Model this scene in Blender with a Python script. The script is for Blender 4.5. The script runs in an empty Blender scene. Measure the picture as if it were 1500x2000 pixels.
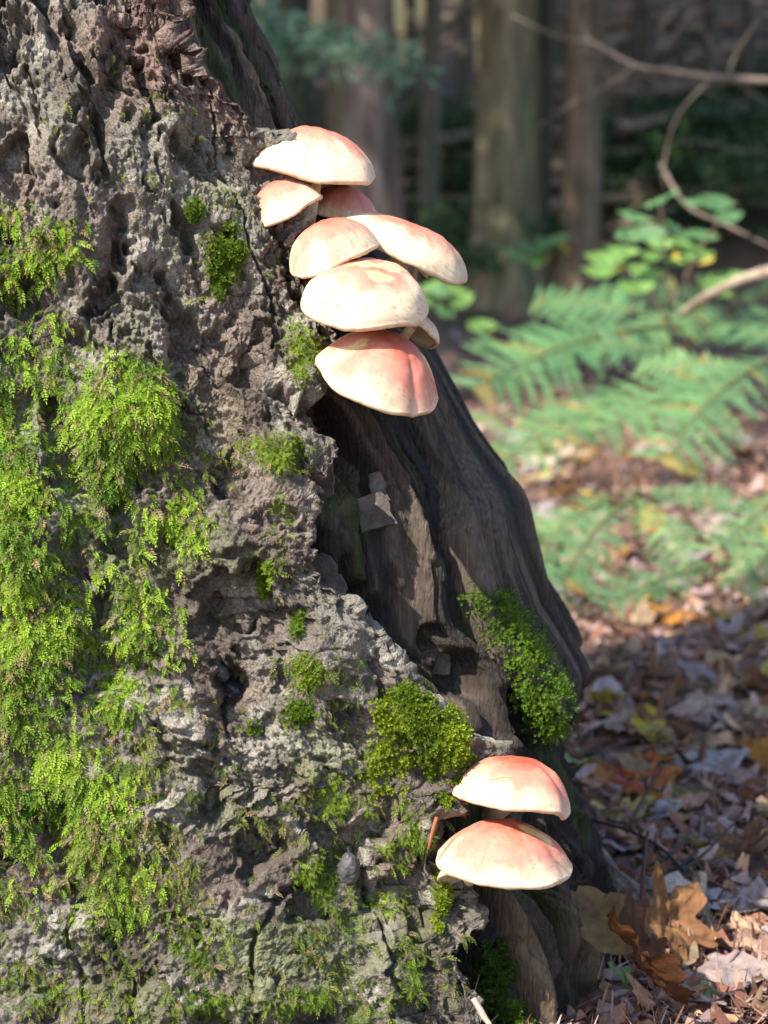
import bpy, math, random
import numpy as np
from mathutils import Vector, Matrix, Euler

random.seed(7)
rng = np.random.default_rng(7)
R = math.radians
scene = bpy.context.scene
COL = scene.collection

# ------------------------------------------------------------------ camera
CAM = np.array([0.0, -1.0, 0.406])
PITCH = R(8.75)
K = 0.28 / 1000.0                      # tangent per photograph pixel
cd = bpy.data.cameras.new('camera')
cam = bpy.data.objects.new('camera', cd)
COL.objects.link(cam)
cam.location = CAM
cam.rotation_euler = (R(90) - PITCH, 0, 0)
cd.sensor_fit = 'VERTICAL'
cd.sensor_height = 36.0
cd.sensor_width = 27.0
cd.lens = 36.0 / (2 * 0.28)
cd.clip_start = 0.02
cd.clip_end = 500
cd.dof.use_dof = True
cd.dof.focus_distance = 0.945
cd.dof.aperture_fstop = 9.5
scene.camera = cam

# ------------------------------------------------------------------ sky, sun, exposure
SUN_AZ_LEFT = R(46)                    # left of the direction from the tree to the camera
SUN_EL = R(47)
sun_dir = Vector((-math.sin(SUN_AZ_LEFT) * math.cos(SUN_EL),
                  -math.cos(SUN_AZ_LEFT) * math.cos(SUN_EL), math.sin(SUN_EL)))
world = bpy.data.worlds.new('World')
scene.world = world
world.use_nodes = True
wn = world.node_tree
sky = wn.nodes.new('ShaderNodeTexSky')
sky.sky_type = 'NISHITA'
sky.sun_disc = False
sky.sun_elevation = SUN_EL
sky.sun_rotation = math.atan2(sun_dir.x, sun_dir.y)
bg = wn.nodes['Background']
bg.inputs['Strength'].default_value = 0.15
wn.links.new(sky.outputs[0], bg.inputs['Color'])
sd = bpy.data.lights.new('sun', 'SUN')
sd.energy = 4.5
sd.angle = R(0.55)
sd.color = (1.0, 0.93, 0.82)
sun = bpy.data.objects.new('sun', sd)
COL.objects.link(sun)
sun.location = (-4, -6, 8)
sun.rotation_euler = sun_dir.to_track_quat('Z', 'Y').to_euler()
vs = scene.view_settings
vs.view_transform = 'Standard'
vs.look = 'None'
vs.gamma = 1.0
vs.exposure = 1.12

# ------------------------------------------------------------------ pixel <-> place
FW = np.array([0, math.cos(PITCH), -math.sin(PITCH)])
UP = np.array([0, math.sin(PITCH), math.cos(PITCH)])


def ray(px, py):
    return FW + np.array([1.0, 0, 0]) * ((px - 750) * K) + UP * ((1000 - py) * K)


def P(px, py, Y):
    d = ray(px, py)
    return CAM + d * ((Y + 1.0) / d[1])


def project(V):
    D = V - CAM
    depth = D @ FW
    return 750 + D[:, 0] / depth / K, 1000 - (D @ UP) / depth / K


# ------------------------------------------------------------------ noise
def _hash(ix, iy, iz, seed):
    h = (ix.astype(np.uint32) * np.uint32(374761393) + iy.astype(np.uint32) * np.uint32(668265263)
         + iz.astype(np.uint32) * np.uint32(2246822519) + np.uint32((seed * 3266489917) & 0xffffffff))
    h = (h ^ (h >> np.uint32(13))) * np.uint32(1274126177)
    h = (h ^ (h >> np.uint32(15))) * np.uint32(2654435761)
    return (h ^ (h >> np.uint32(16))).astype(np.float32) / np.float32(4294967295.0)


def vnoise(p, seed=0):
    p = np.asarray(p, dtype=np.float32)
    i = np.floor(p)
    f = p - i
    f = f * f * f * (f * (f * 6 - 15) + 10)
    i = i.astype(np.int32).astype(np.int64)
    x, y, z = i[..., 0], i[..., 1], i[..., 2]
    u, v, w = f[..., 0], f[..., 1], f[..., 2]
    r = 0
    for dx in (0, 1):
        for dy in (0, 1):
            for dz in (0, 1):
                wt = (u if dx else 1 - u) * (v if dy else 1 - v) * (w if dz else 1 - w)
                r = r + wt * _hash(x + dx, y + dy, z + dz, seed)
    return r * 2 - 1


def fbm(p, octv=4, seed=0, gain=0.5):
    p = np.asarray(p, dtype=np.float32)
    a, s, n = 1.0, 0.0, 0.0
    for o in range(octv):
        s = s + a * vnoise(p, seed + o * 17)
        n += a
        a *= gain
        p = p * 2.03 + 11.7
    return s / n * 1.6


def worley2(u, v, seed=0):
    iu, iv = np.floor(u).astype(np.int64), np.floor(v).astype(np.int64)
    f1 = np.full(u.shape, 9.0, np.float32)
    f2 = np.full(u.shape, 9.0, np.float32)
    cid = np.zeros(u.shape, np.float32)
    zz = np.zeros_like(iu)
    for du in (-1, 0, 1):
        for dv in (-1, 0, 1):
            a, b = iu + du, iv + dv
            ex = a + _hash(a, b, zz, seed) - u
            ey = b + _hash(a, b, zz, seed + 5) - v
            d = np.sqrt(ex * ex + ey * ey).astype(np.float32)
            new = d < f1
            f2 = np.where(new, f1, np.minimum(f2, d))
            cid = np.where(new, _hash(a, b, zz, seed + 9), cid)
            f1 = np.where(new, d, f1)
    return f1, f2, cid


def sstep(a, b, x):
    t = np.clip((x - a) / (b - a), 0, 1)
    return t * t * (3 - 2 * t)


def mixc(c0, c1, t):
    t = np.clip(np.asarray(t), 0, 1)[..., None]
    return np.asarray(c0) * (1 - t) + np.asarray(c1) * t


# ------------------------------------------------------------------ mesh helpers
def make_mesh(name, V, F, cols=None, smooth=True):
    """V (n,3); F (m,k) array of faces with k corners, or a list of such arrays."""
    me = bpy.data.meshes.new(name)
    V = np.asarray(V, np.float32)
    Fs = F if isinstance(F, list) else [F]
    Fs = [np.asarray(f, np.int32) for f in Fs if len(f)]
    nl = sum(f.size for f in Fs)
    npoly = sum(len(f) for f in Fs)
    me.vertices.add(len(V))
    me.vertices.foreach_set('co', V.ravel())
    me.loops.add(nl)
    me.loops.foreach_set('vertex_index', np.concatenate([f.ravel() for f in Fs]))
    me.polygons.add(npoly)
    tot = np.concatenate([np.full(len(f), f.shape[1], np.int32) for f in Fs])
    start = np.concatenate([[0], np.cumsum(tot)[:-1]]).astype(np.int32)
    me.polygons.foreach_set('loop_start', start)
    me.polygons.foreach_set('loop_total', tot)
    me.polygons.foreach_set('use_smooth', np.full(npoly, smooth, bool))
    me.update(calc_edges=True)
    if cols is not None:
        at = me.color_attributes.new('Col', 'FLOAT_COLOR', 'POINT')
        c = np.ones((len(V), 4), np.float32)
        c[:, :3] = cols
        at.data.foreach_set('color', c.ravel())
    me.validate()
    return me


def grid_faces(nr, nc, wrap=False):
    r, c = np.meshgrid(np.arange(nr - 1), np.arange(nc if wrap else nc - 1), indexing='ij')
    c2 = (c + 1) % nc
    a = r * nc + c
    return np.stack([a, r * nc + c2, (r + 1) * nc + c2, (r + 1) * nc + c], -1).reshape(-1, 4)


def grid_normals(G):
    du = np.gradient(G, axis=1)
    dv = np.gradient(G, axis=0)
    n = np.cross(du, dv)
    return n / (np.linalg.norm(n, axis=-1, keepdims=True) + 1e-12)


def obj(name, me, mat, parent=None, loc=None, rot=None):
    o = bpy.data.objects.new(name, me)
    COL.objects.link(o)
    if me is not None and mat is not None and not me.materials:
        me.materials.append(mat)
    if parent is not None:
        o.parent = parent
    if loc is not None:
        o.location = loc
    if rot is not None:
        o.rotation_euler = rot
    return o


def tag(o, label=None, cat=None, group=None, kind=None):
    if label:
        o['label'] = label
    if cat:
        o['category'] = cat
    if group:
        o['group'] = group
    if kind:
        o['kind'] = kind
    return o


def thing(name, label, cat, loc=(0, 0, 0), rot=(0, 0, 0), group=None):
    o = bpy.data.objects.new(name, None)
    COL.objects.link(o)
    o.empty_display_size = 0.02
    o.location = loc
    o.rotation_euler = rot
    return tag(o, label, cat, group)


def catmull(pts, n):
    p = np.asarray(pts, float)
    p = np.vstack([2 * p[0] - p[1], p, 2 * p[-1] - p[-2]])
    m = len(p) - 3
    out = []
    for t in np.linspace(0, m - 1e-6, n):
        i = int(t)
        f = t - i
        a, b, c, d = p[i], p[i + 1], p[i + 2], p[i + 3]
        out.append(0.5 * (2 * b + (c - a) * f + (2 * a - 5 * b + 4 * c - d) * f * f + (3 * b - a - 3 * c + d) * f ** 3))
    return np.array(out)


def tube(pts, radii, n=20, seg=8, bump=0.0, seed=0):
    c = catmull(pts, n)
    rr = np.interp(np.linspace(0, 1, n), np.linspace(0, 1, len(radii)), radii)
    t = np.gradient(c, axis=0)
    t /= np.linalg.norm(t, axis=1, keepdims=True)
    ref = np.array([0.3, 0.2, 1.0]) if abs(t[:, 2]).mean() < 0.8 else np.array([1.0, 0.2, 0.1])
    a = np.cross(t, ref)
    a /= np.linalg.norm(a, axis=1, keepdims=True)
    b = np.cross(t, a)
    ang = np.arange(seg) / seg * 2 * math.pi
    G = c[:, None] + rr[:, None, None] * (np.cos(ang)[None, :, None] * a[:, None] + np.sin(ang)[None, :, None] * b[:, None])
    if bump:
        nn = fbm(G * (0.5 / max(rr.max(), 1e-4)), 3, seed)
        d = G - c[:, None]
        G = c[:, None] + d * (1 + bump * nn[..., None])
    V = G.reshape(-1, 3)
    V = np.vstack([V, c[:1], c[-1:]])
    F4 = grid_faces(n, seg, True)
    i = np.arange(seg)
    j = (i + 1) % seg
    N = n * seg
    F3 = np.vstack([np.stack([np.full(seg, N), j, i], 1),
                    np.stack([np.full(seg, N + 1), (n - 1) * seg + i, (n - 1) * seg + j], 1)])
    return V, [F4, F3]


def join(parts):
    """parts: list of (V, [F..], cols or None) -> V, Fs, cols"""
    Vs, Fd, Cs, off = [], {}, [], 0
    for V, Fs, C in parts:
        Vs.append(V)
        for f in (Fs if isinstance(Fs, list) else [Fs]):
            f = np.asarray(f)
            Fd.setdefault(f.shape[1], []).append(f + off)
        Cs.append(np.broadcast_to(np.asarray(C if C is not None else (1, 1, 1), float), (len(V), 3)))
        off += len(V)
    return np.vstack(Vs), [np.vstack(v) for v in Fd.values()], np.vstack(Cs)


# ------------------------------------------------------------------ materials
def new_mat(name):
    m = bpy.data.materials.new(name)
    m.use_nodes = True
    nt = m.node_tree
    return m, nt, nt.nodes['Principled BSDF'], nt.nodes['Material Output']


def surf_mat(name, color=None, rough=0.85, scale=400.0, var=0.25, bump=0.0006, bscale=900.0, stretch=(1, 1, 1),
             spec=0.25, transl=0.0, c2=None, detail=6.0, sss=0.0, gloss_noise=0.0):
    """colour attribute (or a plain colour) broken up by noise, with a fine bump"""
    m, nt, bs, out = new_mat(name)
    N, L = nt.nodes, nt.links
    tc = N.new('ShaderNodeTexCoord')
    mp = N.new('ShaderNodeMapping')
    mp.inputs['Scale'].default_value = stretch
    L.new(tc.outputs['Object'], mp.inputs['Vector'])
    n1 = N.new('ShaderNodeTexNoise')
    n1.inputs['Scale'].default_value = scale
    n1.inputs['Detail'].default_value = detail
    n1.inputs['Roughness'].default_value = 0.65
    L.new(mp.outputs[0], n1.inputs['Vector'])
    if color is None:
        src = N.new('ShaderNodeVertexColor')
        src.layer_name = 'Col'
        csock = src.outputs['Color']
    else:
        rgb = N.new('ShaderNodeRGB')
        rgb.outputs[0].default_value = (*color, 1)
        csock = rgb.outputs[0]
    if c2 is not None:
        n2 = N.new('ShaderNodeTexNoise')
        n2.inputs['Scale'].default_value = scale * 0.13
        n2.inputs['Detail'].default_value = 5
        L.new(mp.outputs[0], n2.inputs['Vector'])
        rp = N.new('ShaderNodeValToRGB')
        rp.color_ramp.elements[0].position = 0.42
        rp.color_ramp.elements[1].position = 0.6
        L.new(n2.outputs['Fac'], rp.inputs['Fac'])
        mx2 = N.new('ShaderNodeMix')
        mx2.data_type = 'RGBA'
        L.new(rp.outputs['Color'], mx2.inputs['Factor'])
        L.new(csock, mx2.inputs['A'])
        mx2.inputs['B'].default_value = (*c2, 1)
        csock = mx2.outputs['Result']
    mr = N.new('ShaderNodeMapRange')
    mr.inputs['From Min'].default_value = 0.3
    mr.inputs['From Max'].default_value = 0.7
    mr.inputs['To Min'].default_value = 1 - var
    mr.inputs['To Max'].default_value = 1 + var
    L.new(n1.outputs['Fac'], mr.inputs['Value'])
    mul = N.new('ShaderNodeMix')
    mul.data_type = 'RGBA'
    mul.blend_type = 'MULTIPLY'
    mul.inputs['Factor'].default_value = 1
    L.new(csock, mul.inputs['A'])
    L.new(mr.outputs[0], mul.inputs['B'])
    col = mul.outputs['Result']
    L.new(col, bs.inputs['Base Color'])
    bs.inputs['Roughness'].default_value = rough
    bs.inputs['Specular IOR Level'].default_value = spec
    if gloss_noise:
        mg = N.new('ShaderNodeMapRange')
        mg.inputs['From Min'].default_value = 0.35
        mg.inputs['From Max'].default_value = 0.65
        mg.inputs['To Min'].default_value = rough - gloss_noise
        mg.inputs['To Max'].default_value = min(1, rough + gloss_noise)
        L.new(n1.outputs['Fac'], mg.inputs['Value'])
        L.new(mg.outputs[0], bs.inputs['Roughness'])
    if sss:
        bs.inputs['Subsurface Weight'].default_value = sss
        bs.inputs['Subsurface Radius'].default_value = (1.0, 0.55, 0.3)
        bs.inputs['Subsurface Scale'].default_value = 0.004
    if bump:
        nb = N.new('ShaderNodeTexNoise')
        nb.inputs['Scale'].default_value = bscale
        nb.inputs['Detail'].default_value = 5
        L.new(mp.outputs[0], nb.inputs['Vector'])
        bp = N.new('ShaderNodeBump')
        bp.inputs['Strength'].default_value = 1.0
        bp.inputs['Distance'].default_value = bump
        L.new(nb.outputs['Fac'], bp.inputs['Height'])
        L.new(bp.outputs[0], bs.inputs['Normal'])
    if transl:
        tr = N.new('ShaderNodeBsdfTranslucent')
        L.new(col, tr.inputs['Color'])
        ms = N.new('ShaderNodeMixShader')
        ms.inputs[0].default_value = transl
        L.new(bs.outputs[0], ms.inputs[1])
        L.new(tr.outputs[0], ms.inputs[2])
        L.new(ms.outputs[0], out.inputs['Surface'])
    return m


M = {}
M['bark'] = surf_mat('bark', None, 0.9, 520, 0.45, 0.0022, 700, spec=0.2)
M['wood'] = surf_mat('rotten_wood', None, 0.8, 420, 0.5, 0.0028, 620, stretch=(1, 1, 0.14), spec=0.25)
M['flake'] = surf_mat('flake', None, 0.85, 500, 0.25, 0.0006, 900, spec=0.2)
M['moss'] = surf_mat('moss', None, 0.6, 300, 0.15, 0, spec=0.25, transl=0.35)
M['cap'] = surf_mat('mushroom_cap', None, 0.55, 700, 0.05, 0.00012, 1500, spec=0.3, sss=0.15)
M['gill'] = surf_mat('mushroom_gills', None, 0.75, 500, 0.12, 0, spec=0.15)
M['stem'] = surf_mat('mushroom_stem', None, 0.7, 500, 0.12, 0.0003, 700, stretch=(1, 1, 0.3), spec=0.2, sss=0.1)
M['leaf'] = surf_mat('leaf', None, 0.7, 120, 0.35, 0.0009, 300, spec=0.2, transl=0.22)
M['green'] = surf_mat('green_leaf', None, 0.5, 60, 0.18, 0, spec=0.3, transl=0.35)
M['litter'] = surf_mat('litter', None, 0.8, 200, 0.3, 0.0005, 400, spec=0.25)
M['soil'] = surf_mat('soil', None, 0.9, 60, 0.4, 0.004, 120, spec=0.15)
M['fartrunk'] = surf_mat('forest_bark', None, 0.9, 30, 0.35, 0.008, 40, stretch=(1, 1, 0.2), spec=0.15)
M['branch'] = surf_mat('dead_branch', None, 0.85, 60, 0.25, 0.002, 90, spec=0.2)
M['resin'] = surf_mat('resin', (0.03, 0.038, 0.045), 0.28, 200, 0.3, 0.0012, 300, spec=0.5)
M['lump'] = surf_mat('grey_lump', (0.075, 0.073, 0.075), 0.6, 500, 0.35, 0.0006, 700, spec=0.5)
M['blackstem'] = surf_mat('black_stem', (0.03, 0.026, 0.025), 0.5, 300, 0.2, 0, spec=0.4)


# ------------------------------------------------------------------ ground
def ground_h(x, y):
    x = np.asarray(x, float)
    y = np.asarray(y, float)
    p = np.stack([x, y, np.zeros_like(x)], -1)
    near = np.exp(-np.maximum(0, np.hypot(x, y) - 3) / 4)
    h = 0.012 * fbm(p * 5, 3, 31) * near + 0.05 * fbm(p * 0.9, 3, 33) * sstep(1.0, 3.5, np.hypot(x, y + 0.5))
    t = np.maximum(0, y - 6.0 + 0.25 * x)
    h = h + 0.34 * t * t / (t + 3.0) * (1 + 0.12 * fbm(p * 0.35, 3, 35))
    h = h + 0.25 * fbm(p * 0.7, 3, 36) * sstep(5, 12, y) - 0.035
    return h


TS_ = np.concatenate([np.arange(0.6, 3, 0.02), np.geomspace(3, 60, 160)])


def G(px, py):
    """where the photograph's ray meets the ground"""
    d = ray(px, py)
    ts = TS_
    for _ in range(3):
        q = CAM + d * ts[:, None]
        below = q[:, 2] < ground_h(q[:, 0], q[:, 1])
        i = int(np.argmax(below)) if below.any() else len(ts) - 1
        ts = np.linspace(ts[max(0, i - 1)], ts[i], 12)
    return CAM + d * ts[-1]


def ground_normal(x, y):
    e = 0.02
    dx = float(ground_h(x + e, y) - ground_h(x - e, y)) / (2 * e)
    dy = float(ground_h(x, y + e) - ground_h(x, y - e)) / (2 * e)
    return Vector((-dx, -dy, 1)).normalized()


def spaced(lo, hi, n, mid, k=3.0):
    u = np.linspace(-1, 1, n)
    s = np.sinh(k * u) / np.sinh(k)
    return np.where(s < 0, mid + s * (mid - lo), mid + s * (hi - mid))


gx = spaced(-60, 60, 200, 0.3, 5.5)
gy = spaced(-40, 70, 220, 0.6, 5.0)
XX, YY = np.meshgrid(gx, gy)
ZZ = ground_h(XX, YY)
pp = np.stack([XX, YY, ZZ], -1)
gc = mixc((0.12, 0.075, 0.058), (0.20, 0.135, 0.11), sstep(-0.2, 0.5, fbm(pp * 9, 4, 3)))
gc = mixc(gc, (0.11, 0.08, 0.055), sstep(5, 10, YY))
gc = mixc(gc, (0.05, 0.07, 0.025), 0.6 * sstep(0.15, 0.5, fbm(pp * 0.8, 4, 8)) * sstep(3, 9, YY))
gme = make_mesh('ground', pp.reshape(-1, 3), grid_faces(len(gy), len(gx)), gc.reshape(-1, 3))
tag(obj('forest_floor', gme, M['soil']), 'brown forest floor rising into a bank behind the trees', kind='structure')

# ------------------------------------------------------------------ the big trunk: shape
CX, CY, NN = -0.26, 0.16, 3.0
core_px = [(440, -60), (455, 0), (515, 115), (560, 225), (610, 330), (680, 450), (735, 560), (775, 650), (840, 780),
           (892, 880), (962, 985), (1007, 1100), (1047, 1220), (1100, 1300), (1158, 1400), (1160, 1418), (1072, 1440), (1076, 1500),
           (1092, 1560), (1120, 1640), (1158, 1760), (1190, 1860), (1228, 1950), (1258, 2050)]
cpt = np.array([P(a, b, 0.10 - 0.07 * min(1, max(0, (b - 500) / 400))) for a, b in core_px])
o_ = np.argsort(cpt[:, 2])
cz, ca = cpt[o_, 2], cpt[o_, 0] - CX
cz = np.concatenate([[-0.3], cz, [0.9, 1.6, 5.0, 9.0]])
ca = np.concatenate([[ca[0] + 0.09], ca, [0.145, 0.135, 0.11, 0.08]])
TBARK = 0.020


def Aw(z):
    return np.interp(z, cz, ca)


def Bw(z):
    return np.interp(z, [-0.3, -0.05, 0.1, 0.3, 0.54, 0.9, 1.6, 5.0, 9.0],
                     [0.36, 0.275, 0.245, 0.215, 0.18, 0.155, 0.14, 0.11, 0.08])


def spow(v, e):
    return np.sign(v) * np.abs(v) ** e


_wt = np.linspace(-math.pi, math.pi, 40001)
_sx, _sy = spow(np.sin(_wt), 2 / NN), spow(np.cos(_wt), 2 / NN)
_st = np.concatenate([[0], np.cumsum(np.hypot(np.diff(_sx), np.diff(_sy)))])
_st = (_st - np.interp(0, _wt, _st)) * (math.pi / 2) / (np.interp(math.pi / 2, _wt, _st) - np.interp(0, _wt, _st))


def S_of(w):
    return np.interp(w, _wt, _st)


def W_of(s_):
    return np.interp(s_, _st, _wt)


def trunk_pt(w, z, off):
    e = 2 / NN
    return np.stack([CX + (Aw(z) + off) * spow(np.sin(w), e), CY - (Bw(z) + off) * spow(np.cos(w), e), z + 0 * w], -1)


def trunk_w(px, py, off):
    """ray of the photograph against the smooth trunk -> angle, height"""
    d = ray(px, py)
    prev = None
    for t in np.arange(0.7, 1.4, 0.001):
        q = CAM + d * t
        a, b = Aw(q[2]) + off, Bw(q[2]) + off
        f = abs((q[0] - CX) / a) ** NN + abs((q[1] - CY) / b) ** NN
        if f < 1 or (prev is not None and f > prev and q[1] > CY - 0.12):
            break
        prev = f
    X, Y = (q[0] - CX) / a, (CY - q[1]) / b
    return math.atan2(spow(np.float64(X), NN / 2), max(1e-6, spow(np.float64(Y), NN / 2))), q[2], q


bark_px = [(300, -60), (330, 0), (345, 60), (385, 140), (440, 200), (500, 265), (535, 310), (556, 350), (558, 430),
           (566, 500), (590, 560), (628, 620), (632, 690), (608, 750), (600, 810), (628, 870), (612, 920), (590, 980),
           (572, 1050), (600, 1110), (650, 1160), (700, 1230), (745, 1280), (790, 1345), (850, 1375), (905, 1405),
           (922, 1480), (905, 1540), (862, 1580), (838, 1620), (845, 1670), (890, 1705), (902, 1790), (868, 1850),
           (905, 1930), (912, 2000), (918, 2080)]
bw = np.array([trunk_w(a, b, TBARK)[:2] for a, b in bark_px])
bw = bw[np.argsort(bw[:, 1])]


def edge_w(z):
    w = np.interp(z, bw[:, 1], bw[:, 0])
    q = np.stack([z * 60, z * 0, z * 0 + 3.3], -1)
    w = w + 0.012 * fbm(q, 3, 61) + 0.007 * fbm(q * 4.1, 3, 62)
    return np.where(z > 0.57, w + (2.6 - w) * sstep(0.57, 0.9, z), w)


tree = thing('mossy_tree', 'huge old mossy tree with flaking grey bark and rotten dark wood exposed at its base', 'tree',
             (CX, CY, 0))


def local(G_):
    return G_ - np.array([CX, CY, 0.0])


# ---- bark
zr = np.concatenate([np.linspace(-0.2, -0.10, 12)[:-1], np.linspace(-0.10, 0.565, 760), np.linspace(0.57, 0.9, 30)[1:],
                     np.linspace(0.95, 9.0, 50)])
q = np.linspace(0, 1, 440)
wl = W_of(np.linspace(S_of(R(-170)), S_of(R(1)), 60))[:-1]
nroll = 14
phi = np.linspace(0, R(125), nroll + 1)[1:]
EW = edge_w(zr)
W_ = np.empty((len(zr), len(wl) + len(q) + nroll))
OFF = np.empty_like(W_)
qq = 1 - (1 - q) ** 1.05
W_[:, :len(wl)] = wl[None]
W_[:, len(wl):len(wl) + len(q)] = W_of(S_of(R(1)) + (S_of(EW)[:, None] - S_of(R(1))) * qq[None])
rr_ = 0.007
W_[:, -nroll:] = EW[:, None] + (rr_ / 0.28) * np.sin(phi)[None]
OFF[:] = TBARK + 0.012 * np.exp(-((W_ - EW[:, None]) / 0.16) ** 2)
OFF[:, -nroll:] = TBARK + 0.012 - 0.036 * (1 - np.cos(phi))[None]
Zg = np.repeat(zr[:, None], W_.shape[1], 1)
Gb = trunk_pt(W_, Zg, OFF)
arc = S_of(W_) * 0.30
s3 = np.stack([arc, Zg, 0 * Zg], -1).astype(np.float32)
nz = len(zr)


def bark_relief(s3, zg):
    warp = np.stack([fbm(s3 * 45, 4, 101, 0.6), fbm(s3 * 45, 4, 102, 0.6), 0 * zg], -1)
    p = s3 + 0.009 * warp
    up = sstep(0.28, 0.48, zg)
    lump = fbm(p * np.array([34, 17, 1]), 3, 110)
    ridge = 1 - 2 * np.abs(fbm(p * np.array([30, 8, 1]), 2, 120))
    d = 0.0075 * lump + (0.002 + 0.004 * up) * ridge
    f1, f2, cid = worley2(p[..., 0] * 62, p[..., 1] * 42, 5)
    d += 0.0036 * (sstep(0.0, 0.5, f2 - f1) * (0.2 + 1.1 * cid) - 0.4) * sstep(-0.5, 0.3, fbm(p * 14, 2, 140))
    zone = 0.35 + 0.65 * sstep(-0.15, 0.35, fbm(p * 22, 3, 141))
    d += 0.0032 * (0.35 - np.abs(fbm(p * np.array([105, 75, 1]), 5, 150, 0.62))) * zone
    ps = s3 + 0.004 * warp
    fis = 1 - sstep(0.0, 0.075, np.abs(fbm(ps * np.array([26, 6.5, 1]), 3, 180)))
    d -= 0.0075 * fis * sstep(-0.3, 0.2, fbm(ps * 18, 2, 181))
    d += 0.0040 * fbm(s3 * 290, 4, 155, 0.75) * (0.3 + 0.7 * zone)
    pit = sstep(0.28, 0.62, fbm(p * np.array([58, 32, 1]), 3, 160))
    d -= 0.011 * pit
    hol = sstep(0.40, 0.7, fbm(p * np.array([130, 100, 1]), 3, 170))
    d -= 0.005 * hol
    d = d * 1.16 - 0.002 * pit
    return d, lump, cid, pit


rel, lump, cid, pit = bark_relief(s3, Zg)


def px_mask(U, V, items, soft=0.45):
    m = np.zeros_like(U)
    for (x, y, a, b, k, rot) in items:
        c, s = math.cos(R(rot)), math.sin(R(rot))
        dx, dy = U - x, V - y
        e = ((dx * c + dy * s) / a) ** 2 + ((-dx * s + dy * c) / b) ** 2
        m = np.maximum(m, k * (1 - sstep(soft, 1.3, np.sqrt(e))))
    return m


Ub, Vb = project(Gb.reshape(-1, 3))
Ub, Vb = Ub.reshape(Zg.shape), Vb.reshape(Zg.shape)
front = (Zg < 0.6)
# hand placed relief: hollows, bulges, cushions (measured on the photograph, built on the trunk)
rel -= 0.016 * px_mask(Ub, Vb, [(455, 1335, 36, 28, 1.7, 20), (225, 480, 30, 55, 0.8, 10), (210, 190, 26, 60, 0.8, 10),
                                (470, 720, 40, 40, 0.7, 0), (340, 60, 40, 90, 0.8, -25), (190, 250, 22, 60, 0.7, 0),
                                (350, 700, 30, 70, 0.5, 0), (790, 1435, 9, 14, 0.7, 0), (670, 1530, 10, 12, .7, 0)]) * front
rel += 0.008 * px_mask(Ub, Vb, [(120, 180, 60, 130, 0.8, 10), (830, 1440, 90, 60, 1.2, 30), (600, 680, 45, 70, 1.0, 0),
                                (560, 880, 60, 50, 1.0, 0), (250, 760, 110, 90, 1.2, 20), (60, 1000, 90, 160, 1.3, 0),
                                (860, 1740, 30, 60, 1, 0), (310, 210, 70, 70, 0.7, 0), (650, 1250, 60, 90, 0.7, 40)]) * front
fade = np.ones_like(rel)
fade[:, -nroll:] = np.linspace(1, 0.35, nroll)[None]
N0 = grid_normals(Gb)
areaB = np.linalg.norm(np.cross(np.gradient(Gb, axis=0), np.gradient(Gb, axis=1)), axis=-1).ravel()
N0 = N0 * np.sign((N0 * (Gb - np.array([CX, CY, 0]) * np.array([1, 1, 0]) - np.stack([0 * Zg, 0 * Zg, Zg], -1))).sum(-1, keepdims=True) + 1e-9)
Gb = Gb + N0 * (rel * fade)[..., None]
Nb = grid_normals(Gb)
if (Nb[300, 300] @ np.array([0, -1, 0])) < 0:
    Nb = -Nb
p3 = s3
grey, pale = np.array((0.165, 0.146, 0.120)), np.array((0.33, 0.305, 0.26))
pinkb, darkb, algae = np.array((0.175, 0.128, 0.105)), np.array((0.085, 0.066, 0.052)), np.array((0.12, 0.15, 0.045))
bc = mixc(grey, pinkb, 0.75 * sstep(-0.2, 0.7, fbm(p3 * 24, 5, 201)))
bc = mixc(bc, pale, 0.7 * sstep(-0.05, 0.7, fbm(p3 * 70, 5, 202, 0.65)))
bc = mixc(bc, darkb, 0.75 * sstep(0.15, 0.5, fbm(p3 * np.array([45, 25, 1]), 4, 203)))
bc = mixc(bc, pale, 0.15 * px_mask(Ub, Vb, [(280, 380, 320, 420, 1, 0), (700, 1330, 200, 250, 1, 30)]))
redup = px_mask(Ub, Vb, [(290, 90, 130, 120, 1, 30), (230, 130, 60, 110, .6, 0), (420, 170, 60, 120, .9, -30), (215, 490, 25, 40, .8, 0)])
bc = mixc(bc, (0.20, 0.125, 0.105), 0.75 * redup)
alg = px_mask(Ub, Vb, [(150, 1000, 330, 420, 0.8, 0), (520, 1800, 420, 260, 0.9, 0), (150, 1600, 250, 300, 0.8, 0),
                       (700, 1500, 220, 130, 0.6, 0), (430, 480, 90, 160, 0.6, 0)])
bc = mixc(bc, algae, 0.6 * alg * sstep(-0.15, 0.4, fbm(p3 * 45, 4, 205)))
bc = mixc(bc, (0.07, 0.055, 0.045), 0.5 * sstep(0.35, 0.6, fbm(p3 * 130, 3, 206)))
bme = make_mesh('bark', local(Gb).reshape(-1, 3), grid_faces(*Zg.shape), bc.reshape(-1, 3))
bark = obj('bark', bme, M['bark'], tree)
bark['label'] = 'thick lumpy grey bark with pits and crumbling edge'

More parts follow.
